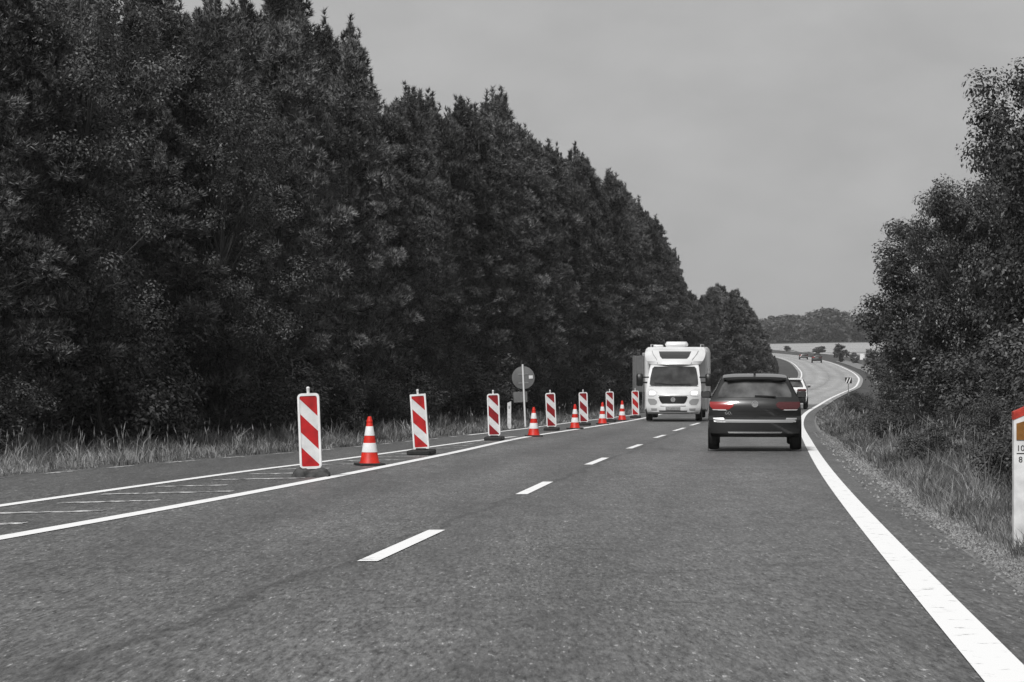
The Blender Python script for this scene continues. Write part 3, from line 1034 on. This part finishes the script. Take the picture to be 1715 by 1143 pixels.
def cone_meshes():
    d = {}
    H = .75
    rad = lambda z: .148 + (.030 - .148) * (z - .035) / (H - .035)
    d['base'] = MB().box(-.20, .20, -.20, .20, 0, .035, .012).mesh('base')
    d['body'] = MB().lathe([(.162, .030), (.158, .045), (rad(.06), .06), (rad(.4), .4), (rad(.73), .73), (.026, .748), (.018, .75)], 28).mesh('body', True)
    def band(z0, z1):
        return MB().lathe([(rad(z0) - .002, z0), (rad(z0) + .003, z0 + .003), (rad(z1) + .003, z1 - .003), (rad(z1) - .002, z1)], 28).mesh('band', True)
    d['bands'] = [band(.20, .345), band(.455, .60)]
    d['collar'] = MB().lathe([(rad(.66) + .001, .655), (rad(.67) + .006, .665), (rad(.69) + .006, .69), (rad(.70) + .001, .70)], 24).mesh('collar', True)
    return d
cm = cone_meshes()
def cone(u, v, label, rz=.3, tilt=0.0):
    x, y = pix(u, v)
    t = thing('traffic_cone', label, 'traffic cone', (x, y, float(prof(y)) + .004), rz)
    obj('base', cm['base'], M['black_rubber'], t)
    b = obj('body', cm['body'], M['red_rubber'], t)
    for s in cm['bands']: obj('band', s, M['white_plastic'], b)
    obj('collar', cm['collar'], M['red_rubber'], b)
    return t
cone(619, 780, 'tall red-white cone standing alone between the first two striped panels', .35)
cone(894, 731.5, 'red-white cone in front of the post of the round sign', .2)
cone(963, 719, 'red-white cone touching the fifth striped panel', .5)
cone(1009, 711, 'red-white cone before the last but one striped panel', .1)
cone(1042, 705, 'red-white cone closest to the motorhome, between the last two panels', .7)

# ------------------------------------------------------------------ signs and posts
def on_ground(u, v): return pix(u, v)
# round sign from behind
x, y = 80 * (909 - CU) / F, 80.0
x = float(left_edge(y)) - .18
t = thing('round_sign', 'round road sign seen from behind on a white pole with a rectangular plate below', 'road sign', (x, y, gz(x, y) - .02), math.radians(-4))
lean = Matrix.Rotation(math.radians(-2.6), 4, 'Y')
def lo(o): o.matrix_local = lean; return o
lo(MB().tube([(0, 0, -.3), (0, 0, 2.03)], .03, 10).build('pole', M['white_paint'], t, True))
dsc = lo(MB().lathe([(.355, .034), (.365, .036), (.365, .048), (.30, .052)], 40, 'y', (0, 0, 1.60)).build('disc', M['sign_back'], t, True))
MB().box(.18, .31, .024, .0335, 1.56, 1.66).build('sticker', M['white_plastic'], dsc)
MB().box(-.16, .16, .018, .0335, 1.70, 1.73).build('bracket', M['galv'], dsc)
MB().box(-.16, .16, .018, .0335, 1.42, 1.45).build('bracket', M['galv'], dsc)
pl = lo(MB().box(-.34, .10, .034, .046, .82, 1.15, .003).build('plate', M['sign_back'], t))
# rectangular sign from behind beside the motorhome
y = 125.0
x = (1068 - CU) / F * y
t = thing('rectangular_sign', 'tall narrow rectangular sign seen from behind, next to the motorhome', 'road sign', (x, y, gz(x, y) - .02), math.radians(-6))
MB().box(-.26, .40, .03, .05, 1.0, 2.80, .004).build('panel', M['sign_back'], t)
MB().tube([(-.12, 0, -.3), (-.12, 0, 2.78)], .03, 8).build('post', M['galv'], t, True)
MB().tube([(.26, 0, -.3), (.26, 0, 2.78)], .03, 8).build('post', M['galv'], t, True)

def marker_post(x, y, h, w, label, rz):
    t = thing('marker_post', label, 'marker post', (x, y, gz(x, y) - .02), rz)
    m2 = MB()
    m2.prism([(-w / 2, -.2), (w / 2, -.2), (w / 2, h), (-w / 2, h - .05)], -.04, .04)
    m2.build('post', M['post_white'], t)
    MB().box(-.025, .025, -.046, -.039, h - .22, h - .14).build('reflector', M['motor_grey'], t)
    return t
y = 77.0
marker_post((854 - CU) / F * y - .02, y, .86, .115, 'small white marker post in the verge grass between the third panel and the round sign', 0)

# kilometre post at the right edge of the road
y = 17.0
x = (1712 - CU) / F * y + .005
t = thing('kilometre_post', 'white kilometre post with red sloping top, amber reflector and black numbers 10 8', 'kilometre post', (x, y, gz(x, y) - .01), math.radians(-4))
w, h = .066, 1.0
MB().prism([(-w, -.2), (w, -.2), (w, h - .002), (-w, h - .062)], -.045, .045).build('post', M['post_white'], t)
MB().prism([(-w - .003, h - .105), (w + .003, h - .045), (w + .003, h + .010), (-w - .003, h - .052)], -.049, .049).build('red_cap', mat('faded_red_cap', (.42, .045, .03), .6, .3, noise=(20, .3)), t)
MB().prism([(-w + .016, h - .24), (w - .016, h - .24), (w - .016, h - .098), (-w + .016, h - .130)], -.052, -.0445).build('reflector', M['amber'], t)
def text(body, size, parent, loc, m, name='lettering', rot=(math.radians(90), 0, 0)):
    cu = bpy.data.curves.new(name, 'FONT')
    cu.body = body
    cu.size = size
    cu.align_x = 'CENTER'
    cu.extrude = .001
    to = bpy.data.objects.new(name, cu)
    col.objects.link(to)
    dg = bpy.context.evaluated_depsgraph_get()
    me = bpy.data.meshes.new_from_object(to.evaluated_get(dg))
    bpy.data.objects.remove(to)
    o = obj(name, me, None, parent)
    me.materials.clear(); me.materials.append(m)
    o.location = loc
    o.rotation_euler = rot
    return o
text('10', .056, t, (-.022, -.0465, h - .315), M['ink'], 'number')
MB().box(-.048, .004, -.0475, -.0445, h - .335, h - .329).build('number_bar', M['ink'], t)
text('8', .056, t, (-.022, -.0465, h - .392), M['ink'], 'number')

# small black and white board on a thin post at the bend
x, y = pix(1421, 689)
t = thing('marker_board', 'small black and white marker board on a thin post at the inside of the bend', 'road sign', (x, y, gz(x, y) - .02), math.radians(-8))
MB().tube([(0, 0, -.2), (0, 0, 1.75)], .022, 8).build('post', M['galv'], t, True)
bd = MB().box(-.17, .17, -.036, -.024, 1.42, 1.72).build('board', M['ink'], t)
for cx in (-.11, .03):
    MB().prism([(cx - .06, 1.425), (cx + .0, 1.425), (cx + .12, 1.715), (cx + .06, 1.715)], -.0385, -.0355).build('stripe', M['white_plastic'], bd)
# far white sign and posts
y = 400.0
x = (1444 - CU) / F * y
t = thing('white_sign', 'small white roadside sign at the pale field by the far bend', 'road sign', (x, y, gz(x, y) - .02))
MB().tube([(0, .03, -.2), (0, .03, 1.9)], .04, 6).build('post', M['galv'], t)
MB().box(-.36, .36, -.01, .01, .95, 1.9).build('panel', M['white_plastic'], t)

# ------------------------------------------------------------------ vehicles
class Body:
    """loft: a side outline swept across the width; local y = 0 at the end that faces the camera"""
    def __init__(self, P, wz, zb, crown=(.12, .5), crown_far=(.2, .5), plan=None, nx=17, roof_drop=.03, drop_z=1.0):
        self.P, self.wz, self.zb, self.nx = P, wz, zb, nx
        self.crown, self.crown_far, self.roof_drop, self.drop_z = crown, crown_far, roof_drop, drop_z
        self.ymax = max(p[0] for p in P)
        self.plan = plan or ([0, self.ymax], [1, 1])
    def w(self, y, z):
        return float(np.interp(z, self.wz[0], self.wz[1]) * np.interp(y, *self.plan))
    def cy(self, y, xn):
        a = self.crown[0] * math.exp(-(y / self.crown[1]) ** 2)
        b = self.crown_far[0] * math.exp(-((self.ymax - y) / self.crown_far[1]) ** 2)
        return (a - b) * abs(xn) ** 2.6
    def pt(self, y, z, xn):
        W = self.w(y, z)
        dz = self.roof_drop * abs(xn) ** 4 if z > self.drop_z else 0
        return (xn * W, y + self.cy(y, xn), z - dz)
    def dense(self):
        out = []
        for (a, b) in zip(self.P[:-1], self.P[1:]):
            n = max(1, int(math.hypot(b[0] - a[0], b[1] - a[1]) / .12))
            for k in range(n):
                out.append((a[0] + (b[0] - a[0]) * k / n, a[1] + (b[1] - a[1]) * k / n))
        return out + [self.P[-1]]
    def mesh(self, name):
        D = self.dense()
        xn = [math.sin(math.pi / 2 * (-1 + 2 * i / (self.nx - 1))) for i in range(self.nx)]
        b = MB()
        vs = [self.pt(y, z, q) for (y, z) in D for q in xn]
        n = self.nx
        fs = []
        for k in range(len(D) - 1):
            for i in range(n - 1):
                fs.append((k * n + i, k * n + i + 1, (k + 1) * n + i + 1, (k + 1) * n + i))
        m = 10
        for sgn in (-1, 1):
            o = len(vs)
            for k, (y, z) in enumerate(D):
                e = self.pt(y, z, sgn)
                for q in range(m + 1):
                    zz = e[2] + (self.zb - e[2]) * q / m
                    vs.append((sgn * self.w(y, zz), e[1], zz))
            for k in range(len(D) - 1):
                for q in range(m):
                    a = o + k * (m + 1) + q
                    f = (a, a + 1, a + m + 2, a + m + 1)
                    fs.append(f if sgn < 0 else f[::-1])
            if sgn < 0: ol = o
        for k in range(len(D) - 1):
            a, c = ol + k * (m + 1) + m, o + k * (m + 1) + m
            fs.append((a, c, c + m + 1, a + m + 1))
        b.v, b.f = vs, fs
        me = bpy.data.meshes.new(name)
        me.from_pydata(vs, [], fs)
        import bmesh
        bmm = bmesh.new(); bmm.from_mesh(me)
        bmesh.ops.remove_doubles(bmm, verts=bmm.verts, dist=.0004)
        bmesh.ops.dissolve_degenerate(bmm, edges=bmm.edges, dist=.0004)
        bmesh.ops.recalc_face_normals(bmm, faces=bmm.faces)
        bmm.to_mesh(me); bmm.free()
        smooth_mesh(me)
        me.set_sharp_from_angle(angle=math.radians(32))
        return me
    def yface(self, x, z, far=False):
        seg = self.P if not far else self.P[::-1]
        best = None
        for (a, b) in zip(seg[:-1], seg[1:]):
            if min(a[1], b[1]) - 1e-6 <= z <= max(a[1], b[1]) + 1e-6 and abs(b[1] - a[1]) > 1e-6:
                best = a[0] + (b[0] - a[0]) * (z - a[1]) / (b[1] - a[1])
                break
        if best is None: best = seg[0][0]
        W = self.w(best, z)
        return best + self.cy(best, min(1, abs(x) / W))
    def patch(self, rws, off=.006, thick=.02, n=9, far=False):
        """rows of (z, xl, xr) laid on the end face, standing off proud of it"""
        b = MB()
        sg = 1 if far else -1
        vs, fs = [], []
        m = len(rws)
        R2 = []
        for (r0, r1) in zip(rws[:-1], rws[1:]):
            k = max(1, int(abs(r1[0] - r0[0]) / .06))
            R2 += [tuple(r0[i] + (r1[i] - r0[i]) * q / k for i in range(3)) for q in range(k)]
        R2.append(rws[-1])
        m = len(R2)
        for o in (off, off - thick):
            for (z, xl, xr) in R2:
                for i in range(n):
                    x = xl + (xr - xl) * i / (n - 1)
                    vs.append((x, self.yface(x, z, far) + sg * o, z))
        N = m * n
        for k in range(m - 1):
            for i in range(n - 1):
                a = k * n + i
                fs.append((a, a + 1, a + n + 1, a + n))
                fs.append((N + a, N + a + n, N + a + n + 1, N + a + 1))
        for k in range(m - 1):
            a = k * n; fs.append((a, a + n, N + a + n, N + a))
            a = k * n + n - 1; fs.append((a, N + a, N + a + n, a + n))
        for i in range(n - 1):
            fs.append((i, N + i, N + i + 1, i + 1))
            a = (m - 1) * n + i; fs.append((a, a + 1, N + a + 1, N + a))
        b.v, b.f = vs, fs
        return b
    def side_patch(self, rws, sgn, off=.005, thick=.012, n=8):
        """rows of (z, y0, y1) on the flank"""
        b = MB()
        vs, fs = [], []
        m = len(rws)
        for o in (off, off - thick):
            for (z, y0, y1) in rws:
                for i in range(n):
                    y = y0 + (y1 - y0) * i / (n - 1)
                    vs.append((sgn * (self.w(y, z) + o), y, z))
        N = m * n
        for k in range(m - 1):
            for i in range(n - 1):
                a = k * n + i
                fs.append((a, a + 1, a + n + 1, a + n)); fs.append((N + a, N + a + n, N + a + n + 1, N + a + 1))
            a = k * n; fs.append((a, a + n, N + a + n, N + a))
            a = k * n + n - 1; fs.append((a, N + a, N + a + n, a + n))
        for i in range(n - 1):
            fs.append((i, N + i, N + i + 1, i + 1))
            a = (m - 1) * n + i; fs.append((a, a + 1, N + a + 1, N + a))
        b.v, b.f = vs, fs
        return b

def wheel(parent, x, y, r, w, sgn):
    h = w / 2
    o = MB().lathe([(r * .62, -h * .9), (r * .9, -h), (r * .985, -h * .75), (r, -h * .4), (r, h * .4), (r * .985, h * .75), (r * .9, h), (r * .62, h * .9)], 28, 'x').build('wheel', M['tyre'], parent, True)
    o.location = (x, y, r)
    MB().lathe([(r * .60, sgn * h * .86), (r * .63, sgn * h * .95), (r * .5, sgn * h * .80), (r * .15, sgn * h * .86)], 20, 'x').build('rim', M['rim'], o, True)
    return o

def ring(n, r0, r1, cx, cz, y0, y1):
    b = MB()
    vs, fs = [], []
    for y in (y0, y1):
        for r in (r0, r1):
            for i in range(n):
                a = 2 * math.pi * i / n
                vs.append((cx + r * math.cos(a), y, cz + r * math.sin(a)))
    for i in range(n):
        j = (i + 1) % n
        fs += [(i, j, n + j, n + i), (2 * n + i, 3 * n + i, 3 * n + j, 2 * n + j), (n + i, n + j, 3 * n + j, 3 * n + i), (i, 2 * n + i, 2 * n + j, j)]
    return b.add(vs, fs)

def bar2(b, p, q, w, y0, y1):
    dx, dz = q[0] - p[0], q[1] - p[1]
    l = math.hypot(dx, dz)
    nx, nz = -dz / l * w / 2, dx / l * w / 2
    b.prism([(p[0] - nx, p[1] - nz), (q[0] - nx, q[1] - nz), (q[0] + nx, q[1] + nz), (p[0] + nx, p[1] + nz)], y0, y1)

def estate_car(name, label, x, y, rz, paint, style='estate', detail=2, group=None):
    """passenger car seen from behind"""
    t = thing(name, label, 'car', (x, y, float(prof(y)) + .004), rz, group)
    k = 1.0
    if style == 'estate':
        P = [(.10, .27), (.02, .34), (.0, .46), (.0, .60), (.05, .655), (.085, .68), (.075, .80), (.078, .885), (.14, .985), (.15, 1.0),
             (.34, 1.335), (.40, 1.40), (.48, 1.435), (1.2, 1.475), (2.0, 1.46), (2.35, 1.40), (3.15, 1.0), (3.3, .96), (4.1, .83), (4.35, .72), (4.46, .58), (4.5, .42), (4.42, .27)]
        wz = ([.2, .34, .5, .7, .88, .98, 1.2, 1.38, 1.48], [.80, .865, .89, .895, .885, .86, .745, .655, .60])
    else:
        P = [(.10, .32), (.02, .40), (.0, .52), (.0, .68), (.05, .74), (.085, .78), (.08, .92), (.08, 1.02), (.11, 1.08), (.13, 1.1),
             (.38, 1.45), (.44, 1.51), (.52, 1.54), (1.2, 1.60), (2.0, 1.58), (2.4, 1.50), (3.1, 1.12), (3.3, 1.06), (4.0, .94), (4.25, .82), (4.36, .66), (4.4, .46), (4.32, .32)]
        wz = ([.2, .4, .6, .8, 1.0, 1.1, 1.3, 1.5, 1.62], [.82, .88, .91, .915, .905, .88, .78, .70, .65])
    Zs = (lambda z: z) if style == 'estate' else (lambda z: z * 1.085 + .02)
    B = Body(P, wz, P[0][1], (.13, .5), (.32, .6), plan=([0, .5, 3.4, 4.5], [.985, 1, 1, .93]))
    obj('body', B.mesh('body'), paint, t)
    zb0, zb1 = Zs(1.03), Zs(1.335)
    gl = B.patch([(zb0, -.70, .70), (Zs(1.10), -.70, .70), (Zs(1.24), -.635, .635), (zb1, -.565, .565)], .008, .02, 13)
    rw = gl.build('rear_window', M['rear_glass'], t, True)
    if detail > 1:
        wp = MB()
        bar2(wp, (.0, Zs(1.062)), (.40, Zs(1.050)), .022, B.yface(.1, Zs(1.055)) - .035, B.yface(.1, Zs(1.055)) - .018)
        wp.build('wiper', M['black_trim'], rw)
    # roof spoiler over the window, with its black underside
    sp = MB()
    vs, fs = [], []
    n = 13
    z0 = Zs(1.40)
    for i in range(n):
        q = -1 + 2 * i / (n - 1)
        xx = q * .60
        yy = .25 + .10 * abs(q) ** 3 + (.05 if style != 'estate' else 0)
        dz = -.022 * abs(q) ** 3
        vs += [(xx, yy, z0 - .012 + dz), (xx, yy + .005, z0 + .026 + dz), (xx * 1.0, yy + .32, z0 + .056 + dz), (xx, yy + .2, z0 - .03 + dz)]
    for i in range(n - 1):
        a = i * 4
        for p, q in ((0, 1), (1, 2), (2, 3), (3, 0)):
            fs.append((a + p, a + 4 + p, a + 4 + q, a + q))
    fs += [(0, 1, 2, 3), tuple((n - 1) * 4 + q for q in (3, 2, 1, 0))]
    sp.add(vs, fs)
    spo = sp.build('spoiler', paint, t, True)
    MB().box(-.54, .54, .285, .35, z0 - .045, z0 - .012).build('spoiler_underside', M['black_trim'], spo)
    if detail > 1:
        MB().box(-.02, .02, .62, .70, Zs(1.45), Zs(1.485) + .03, .008).build('antenna', M['black_trim'], t)
    # tail lamps
    for s in (-1, 1):
        r = [(Zs(.80), .50, .80), (Zs(.85), .42, .855), (Zs(.90), .40, .865), (Zs(.945), .45, .86)]
        r = [(z, a, b) if s > 0 else (z, -b, -a) for z, a, b in r]
        tl = B.patch(r, .012, .03, 9).build('tail_lamp', M['tail_red'] if s < 0 else M['tail_dark'], t, True)
        if detail > 1:
            r = [(Zs(.785), .56, .80), (Zs(.80), .55, .82)]
            r = [(z, a, b) if s > 0 else (z, -b, -a) for z, a, b in r]
            B.patch(r, .016, .02, 6).build('lamp_strip', M['lamp_clear'], tl)
    if style == 'estate':
        B.patch([(.55, -.72, .72), (.59, -.76, .76), (.605, -.76, .76)], .012, .02, 13).build('bumper_trim', M['silver_trim'], t, True)
        for s in (-1, 1):
            r = [(.56, .56, .78), (.64, .60, .80)]
            r = [(z, a, b) if s > 0 else (z, -b, -a) for z, a, b in r]
            B.patch(r, .013, .02, 5).build('bumper_reflector', M['silver_trim'], t, True)
        B.patch([(.345, -.50, .50), (.375, -.52, .52)], .014, .02, 11).build('valance_strip', M['chrome'], t, True)
        B.patch([(.28, -.66, .66), (.34, -.70, .70)], .008, .02, 11).build('diffuser', M['black_trim'], t, True)
        for zz in (.668, .765):
            B.patch([(zz, -.74, .74), (zz + .008, -.74, .74)], .005, .012, 13).build('panel_gap', M['ink'], t)
        for s in (-1, 1):
            r = [(.67, .735, .745), (.80, .765, .775)]
            r = [(z, a, b) if s > 0 else (z, -b, -a) for z, a, b in r]
            B.patch(r, .005, .012, 3).build('panel_gap', M['ink'], t)
        yb = B.yface(0, .86)
        bg = ring(28, .052, .064, 0, .905, yb - .024, yb - .006)
        badge = bg.build('badge', M['chrome'], t, True)
        MB().lathe([(.0, yb - .010), (.054, yb - .010), (.054, yb - .002)], 24, 'y', (0, 0, .905)).build('badge_disc', M['silver_trim'], badge)
        lt = MB()
        ya, yc2 = yb - .022, yb - .009
        for p, q in (((-.021, .952), (0, .915)), ((0, .915), (.021, .952)),
                     ((-.044, .935), (-.020, .866)), ((-.020, .866), (0, .902)), ((0, .902), (.020, .866)), ((.020, .866), (.044, .935))):
            bar2(lt, p, q, .011, ya, yc2)
        lt.build('badge_letters', M['chrome'], badge)
        text('GOLF', .075, t, (-.48, B.yface(-.5, .735) - .004, .705), M['chrome'], 'lettering')
        for s, x0 in ((-1, -.62), (1, .62)):
            B.patch([(.775, x0 - .09, x0 + .09), (.787, x0 - .09, x0 + .09)], .02, .02, 4).build('lamp_edge', M['chrome'], t)
    else:
        B.patch([(.33, -.84, .84), (.45, -.85, .85), (.66, -.85, .85), (.74, -.80, .80)], .012, .02, 13).build('bumper', M['black_trim'], t, True)
        B.patch([(.84, -.27, .27), (.95, -.27, .27)], .012, .02, 5).build('number_plate', M['plate'], t)
    # flank windows, mirrors, wheels
    for s in (-1, 1):
        B.side_patch([(Zs(1.02), .55, 3.0), (Zs(1.2), .62, 2.72), (Zs(1.36), .75, 2.42)], s).build('side_window', M['glass'], t)
        mr = MB()
        mr.box(-.095, .095, -.07, .07, -.07, .07, .03)
        mo = mr.build('mirror', paint, t, True)
        mo.location = (s * .965, 2.95, Zs(1.03))
        MB().box(-.08, .08, -.076, -.069, -.052, .052).build('mirror_glass', M['glass_pale'], mo)
        st = MB(); st.box(min(-s * .06, -s * .22), max(-s * .06, -s * .22), -.03, .03, -.08, -.03); st.build('mirror_arm', M['black_trim'], mo)
        for yy in (.82, 3.45):
            MB().lathe([(.36, s * .002), (.36, s * .010), (.30, s * .010)], 28, 'x', (s * B.w(yy, .5), yy, .335)).build('wheel_arch', M['black_trim'], t)
            wheel(t, s * (.79 if style == 'estate' else .81), yy, .32, .215, s)
    # windscreen and headlamps at the front end
    B.patch([(Zs(1.03), -.66, .66), (Zs(1.2), -.60, .60), (Zs(1.36), -.52, .52)], .006, .02, 9, far=True).build('windscreen', M['glass'], t, True)
    for s in (-1, 1):
        r = [(.60, .45, .74), (.70, .5, .76)]
        r = [(z, a, b) if s > 0 else (z, -b, -a) for z, a, b in r]
        B.patch(r, .01, .02, 5, far=True).build('headlamp', M['lamp_clear'], t, True)
    return t

estate_car('estate_car', 'dark grey estate car seen from behind, red left tail lamp and round badge', 4.65, 48.0, math.radians(-5.0), M['car_dark'], 'estate')
estate_car('white_suv', 'white car driving ahead of the dark estate car and half hidden by it', 14.32, 129.5, math.radians(-7.5), M['car_white'], 'suv')
estate_car('distant_car', 'dark distant car on the far bend, nearer of the two there', 54.1, 445, math.radians(-6), M['car_dark'], 'suv', 1)
estate_car('distant_car', 'dark distant car on the far bend, farther of the two there', 59.1, 508, math.radians(-5), M['car_dark'], 'estate', 1)

def motorhome(x, y, rz):
    t = thing('motorhome', 'white motorhome with lit headlamps and dark roof skylight coming towards the barrier panels', 'motorhome', (x, y, float(prof(y)) + .004), rz)
    cabP = [(.10, .27), (.02, .34), (.0, .44), (.0, .56), (.03, .62), (.06, .92), (.10, 1.02), (.22, 1.12), (.50, 1.24), (.62, 1.275), (.66, 1.29), (1.20, 2.03), (1.3, 2.07), (2.7, 2.1), (2.72, .27)]
    C = Body(cabP, ([.2, .3, .5, .9, 1.2, 1.4, 2.05], [.90, .97, 1.02, 1.03, 1.01, .985, .89]), .27, (.34, .75), (0, .1), plan=([0, .4, 2.7], [.975, 1, 1]), nx=23, roof_drop=.02, drop_z=2.0)
    obj('cab', C.mesh('cab'), M['motor_white'], t)
    ws = C.patch([(1.30, -.84, .84), (1.35, -.895, .895), (1.6, -.875, .875), (1.93, -.81, .81), (2.0, -.74, .74)], .008, .02, 17).build('windscreen', M['glass_pale'], t, True)
    for p, q in (((-.72, 1.40), (-.05, 1.34)), ((-.02, 1.345), (.62, 1.36))):
        b = MB()
        ym = min(C.yface(p[0], p[1]), C.yface(q[0], q[1])) - .05
        bar2(b, p, q, .03, ym, ym + .02)
        b.build('wiper', M['black_trim'], ws)
    C.patch([(1.272, -.90, .90), (1.292, -.90, .90)], .010, .02, 13).build('cowl', M['black_trim'], t, True)
    C.patch([(.945, -.56, .56), (.958, -.56, .56)], .008, .02, 9).build('bonnet_gap', M['motor_grey'], t)
    C.patch([(.36, -.50, .50), (.405, -.52, .52)], .010, .02, 9).build('lower_grille', M['black_trim'], t, True)
    C.patch([(.66, -.40, .40), (.72, -.46, .46), (.88, -.53, .53), (.93, -.50, .50)], .010, .02, 13).build('grille', M['black_trim'], t, True)
    yb = C.yface(0, .80)
    bd = ring(28, .058, .085, 0, .80, yb - .035, yb - .006).build('badge', M['chrome'], t, True)
    MB().lathe([(.0, yb - .014), (.06, yb - .014), (.06, yb - .004)], 24, 'y', (0, 0, .80)).build('badge_disc', M['silver_trim'], bd)
    C.patch([(.555, -.46, .46), (.59, -.48, .48)], .012, .02, 11).build('bumper_slot', M['motor_grey'], t)
    C.patch([(.42, -.27, .27), (.53, -.27, .27)], .016, .02, 5).build('number_plate', M['plate'], t)
    for s in (-1, 1):
        f = lambda r: [(z, a, b) if s > 0 else (z, -b, -a) for z, a, b in r]
        hl = C.patch(f([(.92, .72, .90), (.97, .60, .955), (1.06, .56, .965), (1.14, .66, .96), (1.19, .80, .95)]), .012, .03, 9).build('headlamp', M['lamp_clear'], t, True)
        C.patch(f([(.985, .68, .86), (1.05, .66, .87), (1.10, .70, .86)]), .018, .02, 7).build('bulb', M['lamp_on'], hl, True)
        C.patch(f([(.60, .66, .84), (.68, .58, .90), (.76, .60, .93), (.83, .70, .93)]), .008, .02, 7).build('air_intake', M['motor_grey'], t, True)
        fg = C.patch(f([(.40, .60, .80), (.48, .58, .82)]), .010, .02, 5).build('fog_lamp', M['motor_grey'], t, True)
        mo = MB().box(-.12, .12, -.08, .08, -.24, .22, .05).build('mirror', M['black_trim'], t, True)
        mo.location = (s * 1.27, .98, 1.52)
        ma = MB(); ma.box(min(-s * .10, -s * .32), max(-s * .10, -s * .32), -.03, .03, -.14, -.08); ma.box(min(-s * .10, -s * .34), max(-s * .10, -s * .34), -.03, .03, .06, .11)
        ma.build('mirror_arm', M['black_trim'], mo)
        C.side_patch([(1.36, .95, 1.95), (1.65, 1.1, 1.95), (1.92, 1.28, 1.95)], s).build('side_window', M['glass'], t)
        for yy in (.95, 4.9):
            wheel(t, s * .91, yy, .335, .23, s)
    for s in (-1, 1):
        C.side_patch([(.45, 1.02, 1.05), (1.2, 1.02, 1.05), (1.9, 1.28, 1.31)], s).build('door_gap', M['black_trim'], t)
    C.patch([(.275, -.80, .80), (.33, -.92, .92)], .006, .02, 11).build('lower_lip', M['motor_grey'], t, True)
    # overcab fairing
    OP = [(1.16, 2.035), (1.10, 2.08), (1.16, 2.20), (1.42, 2.42), (1.75, 2.58), (2.1, 2.66), (2.6, 2.70), (2.75, 2.70), (2.76, 2.0)]
    O = Body(OP, ([2.0, 2.06, 2.2, 2.4, 2.55, 2.66, 2.72], [.90, .93, 1.03, 1.11, 1.13, 1.10, 1.04]), 2.0, (.42, 1.9), (0, .1), nx=23, roof_drop=.05, drop_z=2.3)
    O.crown = (.0, 1.0)
    O.cy = lambda yy, q: .38 * abs(q) ** 3 * max(0, min(1, (2.6 - yy) / 1.4))
    oc = obj('overcab', O.mesh('overcab'), M['motor_white'], t)
    O.patch([(2.29, -.46, .46), (2.38, -.54, .54), (2.56, -.60, .60)], .012, .02, 11).build('skylight', M['glass'], oc, True)
    for s in (-1, 1):
        b = MB()
        pts = [(s * x2, O.yface(x2, z2) - .006, z2) for x2, z2 in ((.62, 2.10), (.66, 2.26), (.80, 2.44), (.86, 2.58))]
        b.tube(pts, .012, 6)
        b.build('seam', M['motor_grey'], oc)
    # living body
    b = MB()
    def sec(yy, k):
        x1, z0, z1, c = 1.165 - k, .36 + k, 2.71 - k, .13
        return [(-x1, yy, z0), (x1, yy, z0), (x1, yy, z1 - c * 1.6), (x1 - c * .35, yy, z1 - c * .6), (x1 - c, yy, z1), (-x1 + c, yy, z1), (-x1 + c * .35, yy, z1 - c * .6), (-x1, yy, z1 - c * 1.6)]
    ss = [sec(2.25, .05), sec(2.32, 0), sec(6.85, 0), sec(6.95, .06)]
    vs = [p for q in ss for p in q]
    fs = [tuple(range(7, -1, -1)), tuple(range(24, 32))]
    for k in range(3):
        for i in range(8):
            j = (i + 1) % 8
            fs.append((k * 8 + i, k * 8 + j, k * 8 + 8 + j, k * 8 + 8 + i))
    b.add(vs, fs)
    lb = b.build('living_body', M['motor_white'], t, True)
    for s in (-1, 1):
        for (y0, y1, z0, z1) in ((3.1, 4.0, 1.35, 1.9), (5.2, 6.1, 1.35, 1.9)):
            w2 = MB(); w2.box(min(s * 1.16, s * 1.175), max(s * 1.16, s * 1.175), y0, y1, z0, z1); w2.build('living_window', M['glass'], lb)
        sk = MB(); sk.box(min(s * 1.10, s * 1.17), max(s * 1.10, s * 1.17), 2.4, 6.8, .30, .42); sk.build('skirt', M['motor_grey'], lb)
    aw = MB(); aw.box(-1.27, -1.168, 2.5, 6.2, 2.36, 2.50, .03); aw.build('awning', M['motor_grey'], lb)
    rv = MB(); rv.box(-.42, .42, 2.75, 3.75, 2.70, 2.92, .09); rv.build('roof_unit', M['motor_white'], t, True)
    rv = MB(); rv.box(-.86, -.50, 2.7, 3.2, 2.70, 2.80, .03); rv.build('roof_vent', M['motor_white'], t, True)
    rv = MB(); rv.tube([(-.93, 2.4, 2.69), (-.93, 2.42, 2.80), (-.93, 6.0, 2.80), (-.93, 6.02, 2.69)], .02, 6); rv.build('roof_rail', M['galv'], t)
    rv = MB(); rv.tube([(.93, 2.4, 2.69), (.93, 2.42, 2.80), (.93, 6.0, 2.80), (.93, 6.02, 2.69)], .02, 6); rv.build('roof_rail', M['galv'], t)
    return t
motorhome(5.88, 91.6, math.radians(-6.2))

# ------------------------------------------------------------------ air
hz = bpy.data.materials.new('haze')
hz.use_nodes = True
hz.node_tree.nodes.clear()
ho = hz.node_tree.nodes.new('ShaderNodeOutputMaterial')
hv = hz.node_tree.nodes.new('ShaderNodeVolumePrincipled')
hv.inputs['Color'].default_value = (.9, .9, .9, 1)
hv.inputs['Density'].default_value = 0.00022
hv.inputs['Anisotropy'].default_value = 0.2
hz.node_tree.links.new(hv.outputs[0], ho.inputs['Volume'])
HAZE = True
if HAZE:
    ho2 = MB().box(-1600, 1700, -60, 2050, -6.5, 16).build('haze', hz)
    tag(ho2, 'thin even haze over the whole landscape', 'haze', kind='stuff')
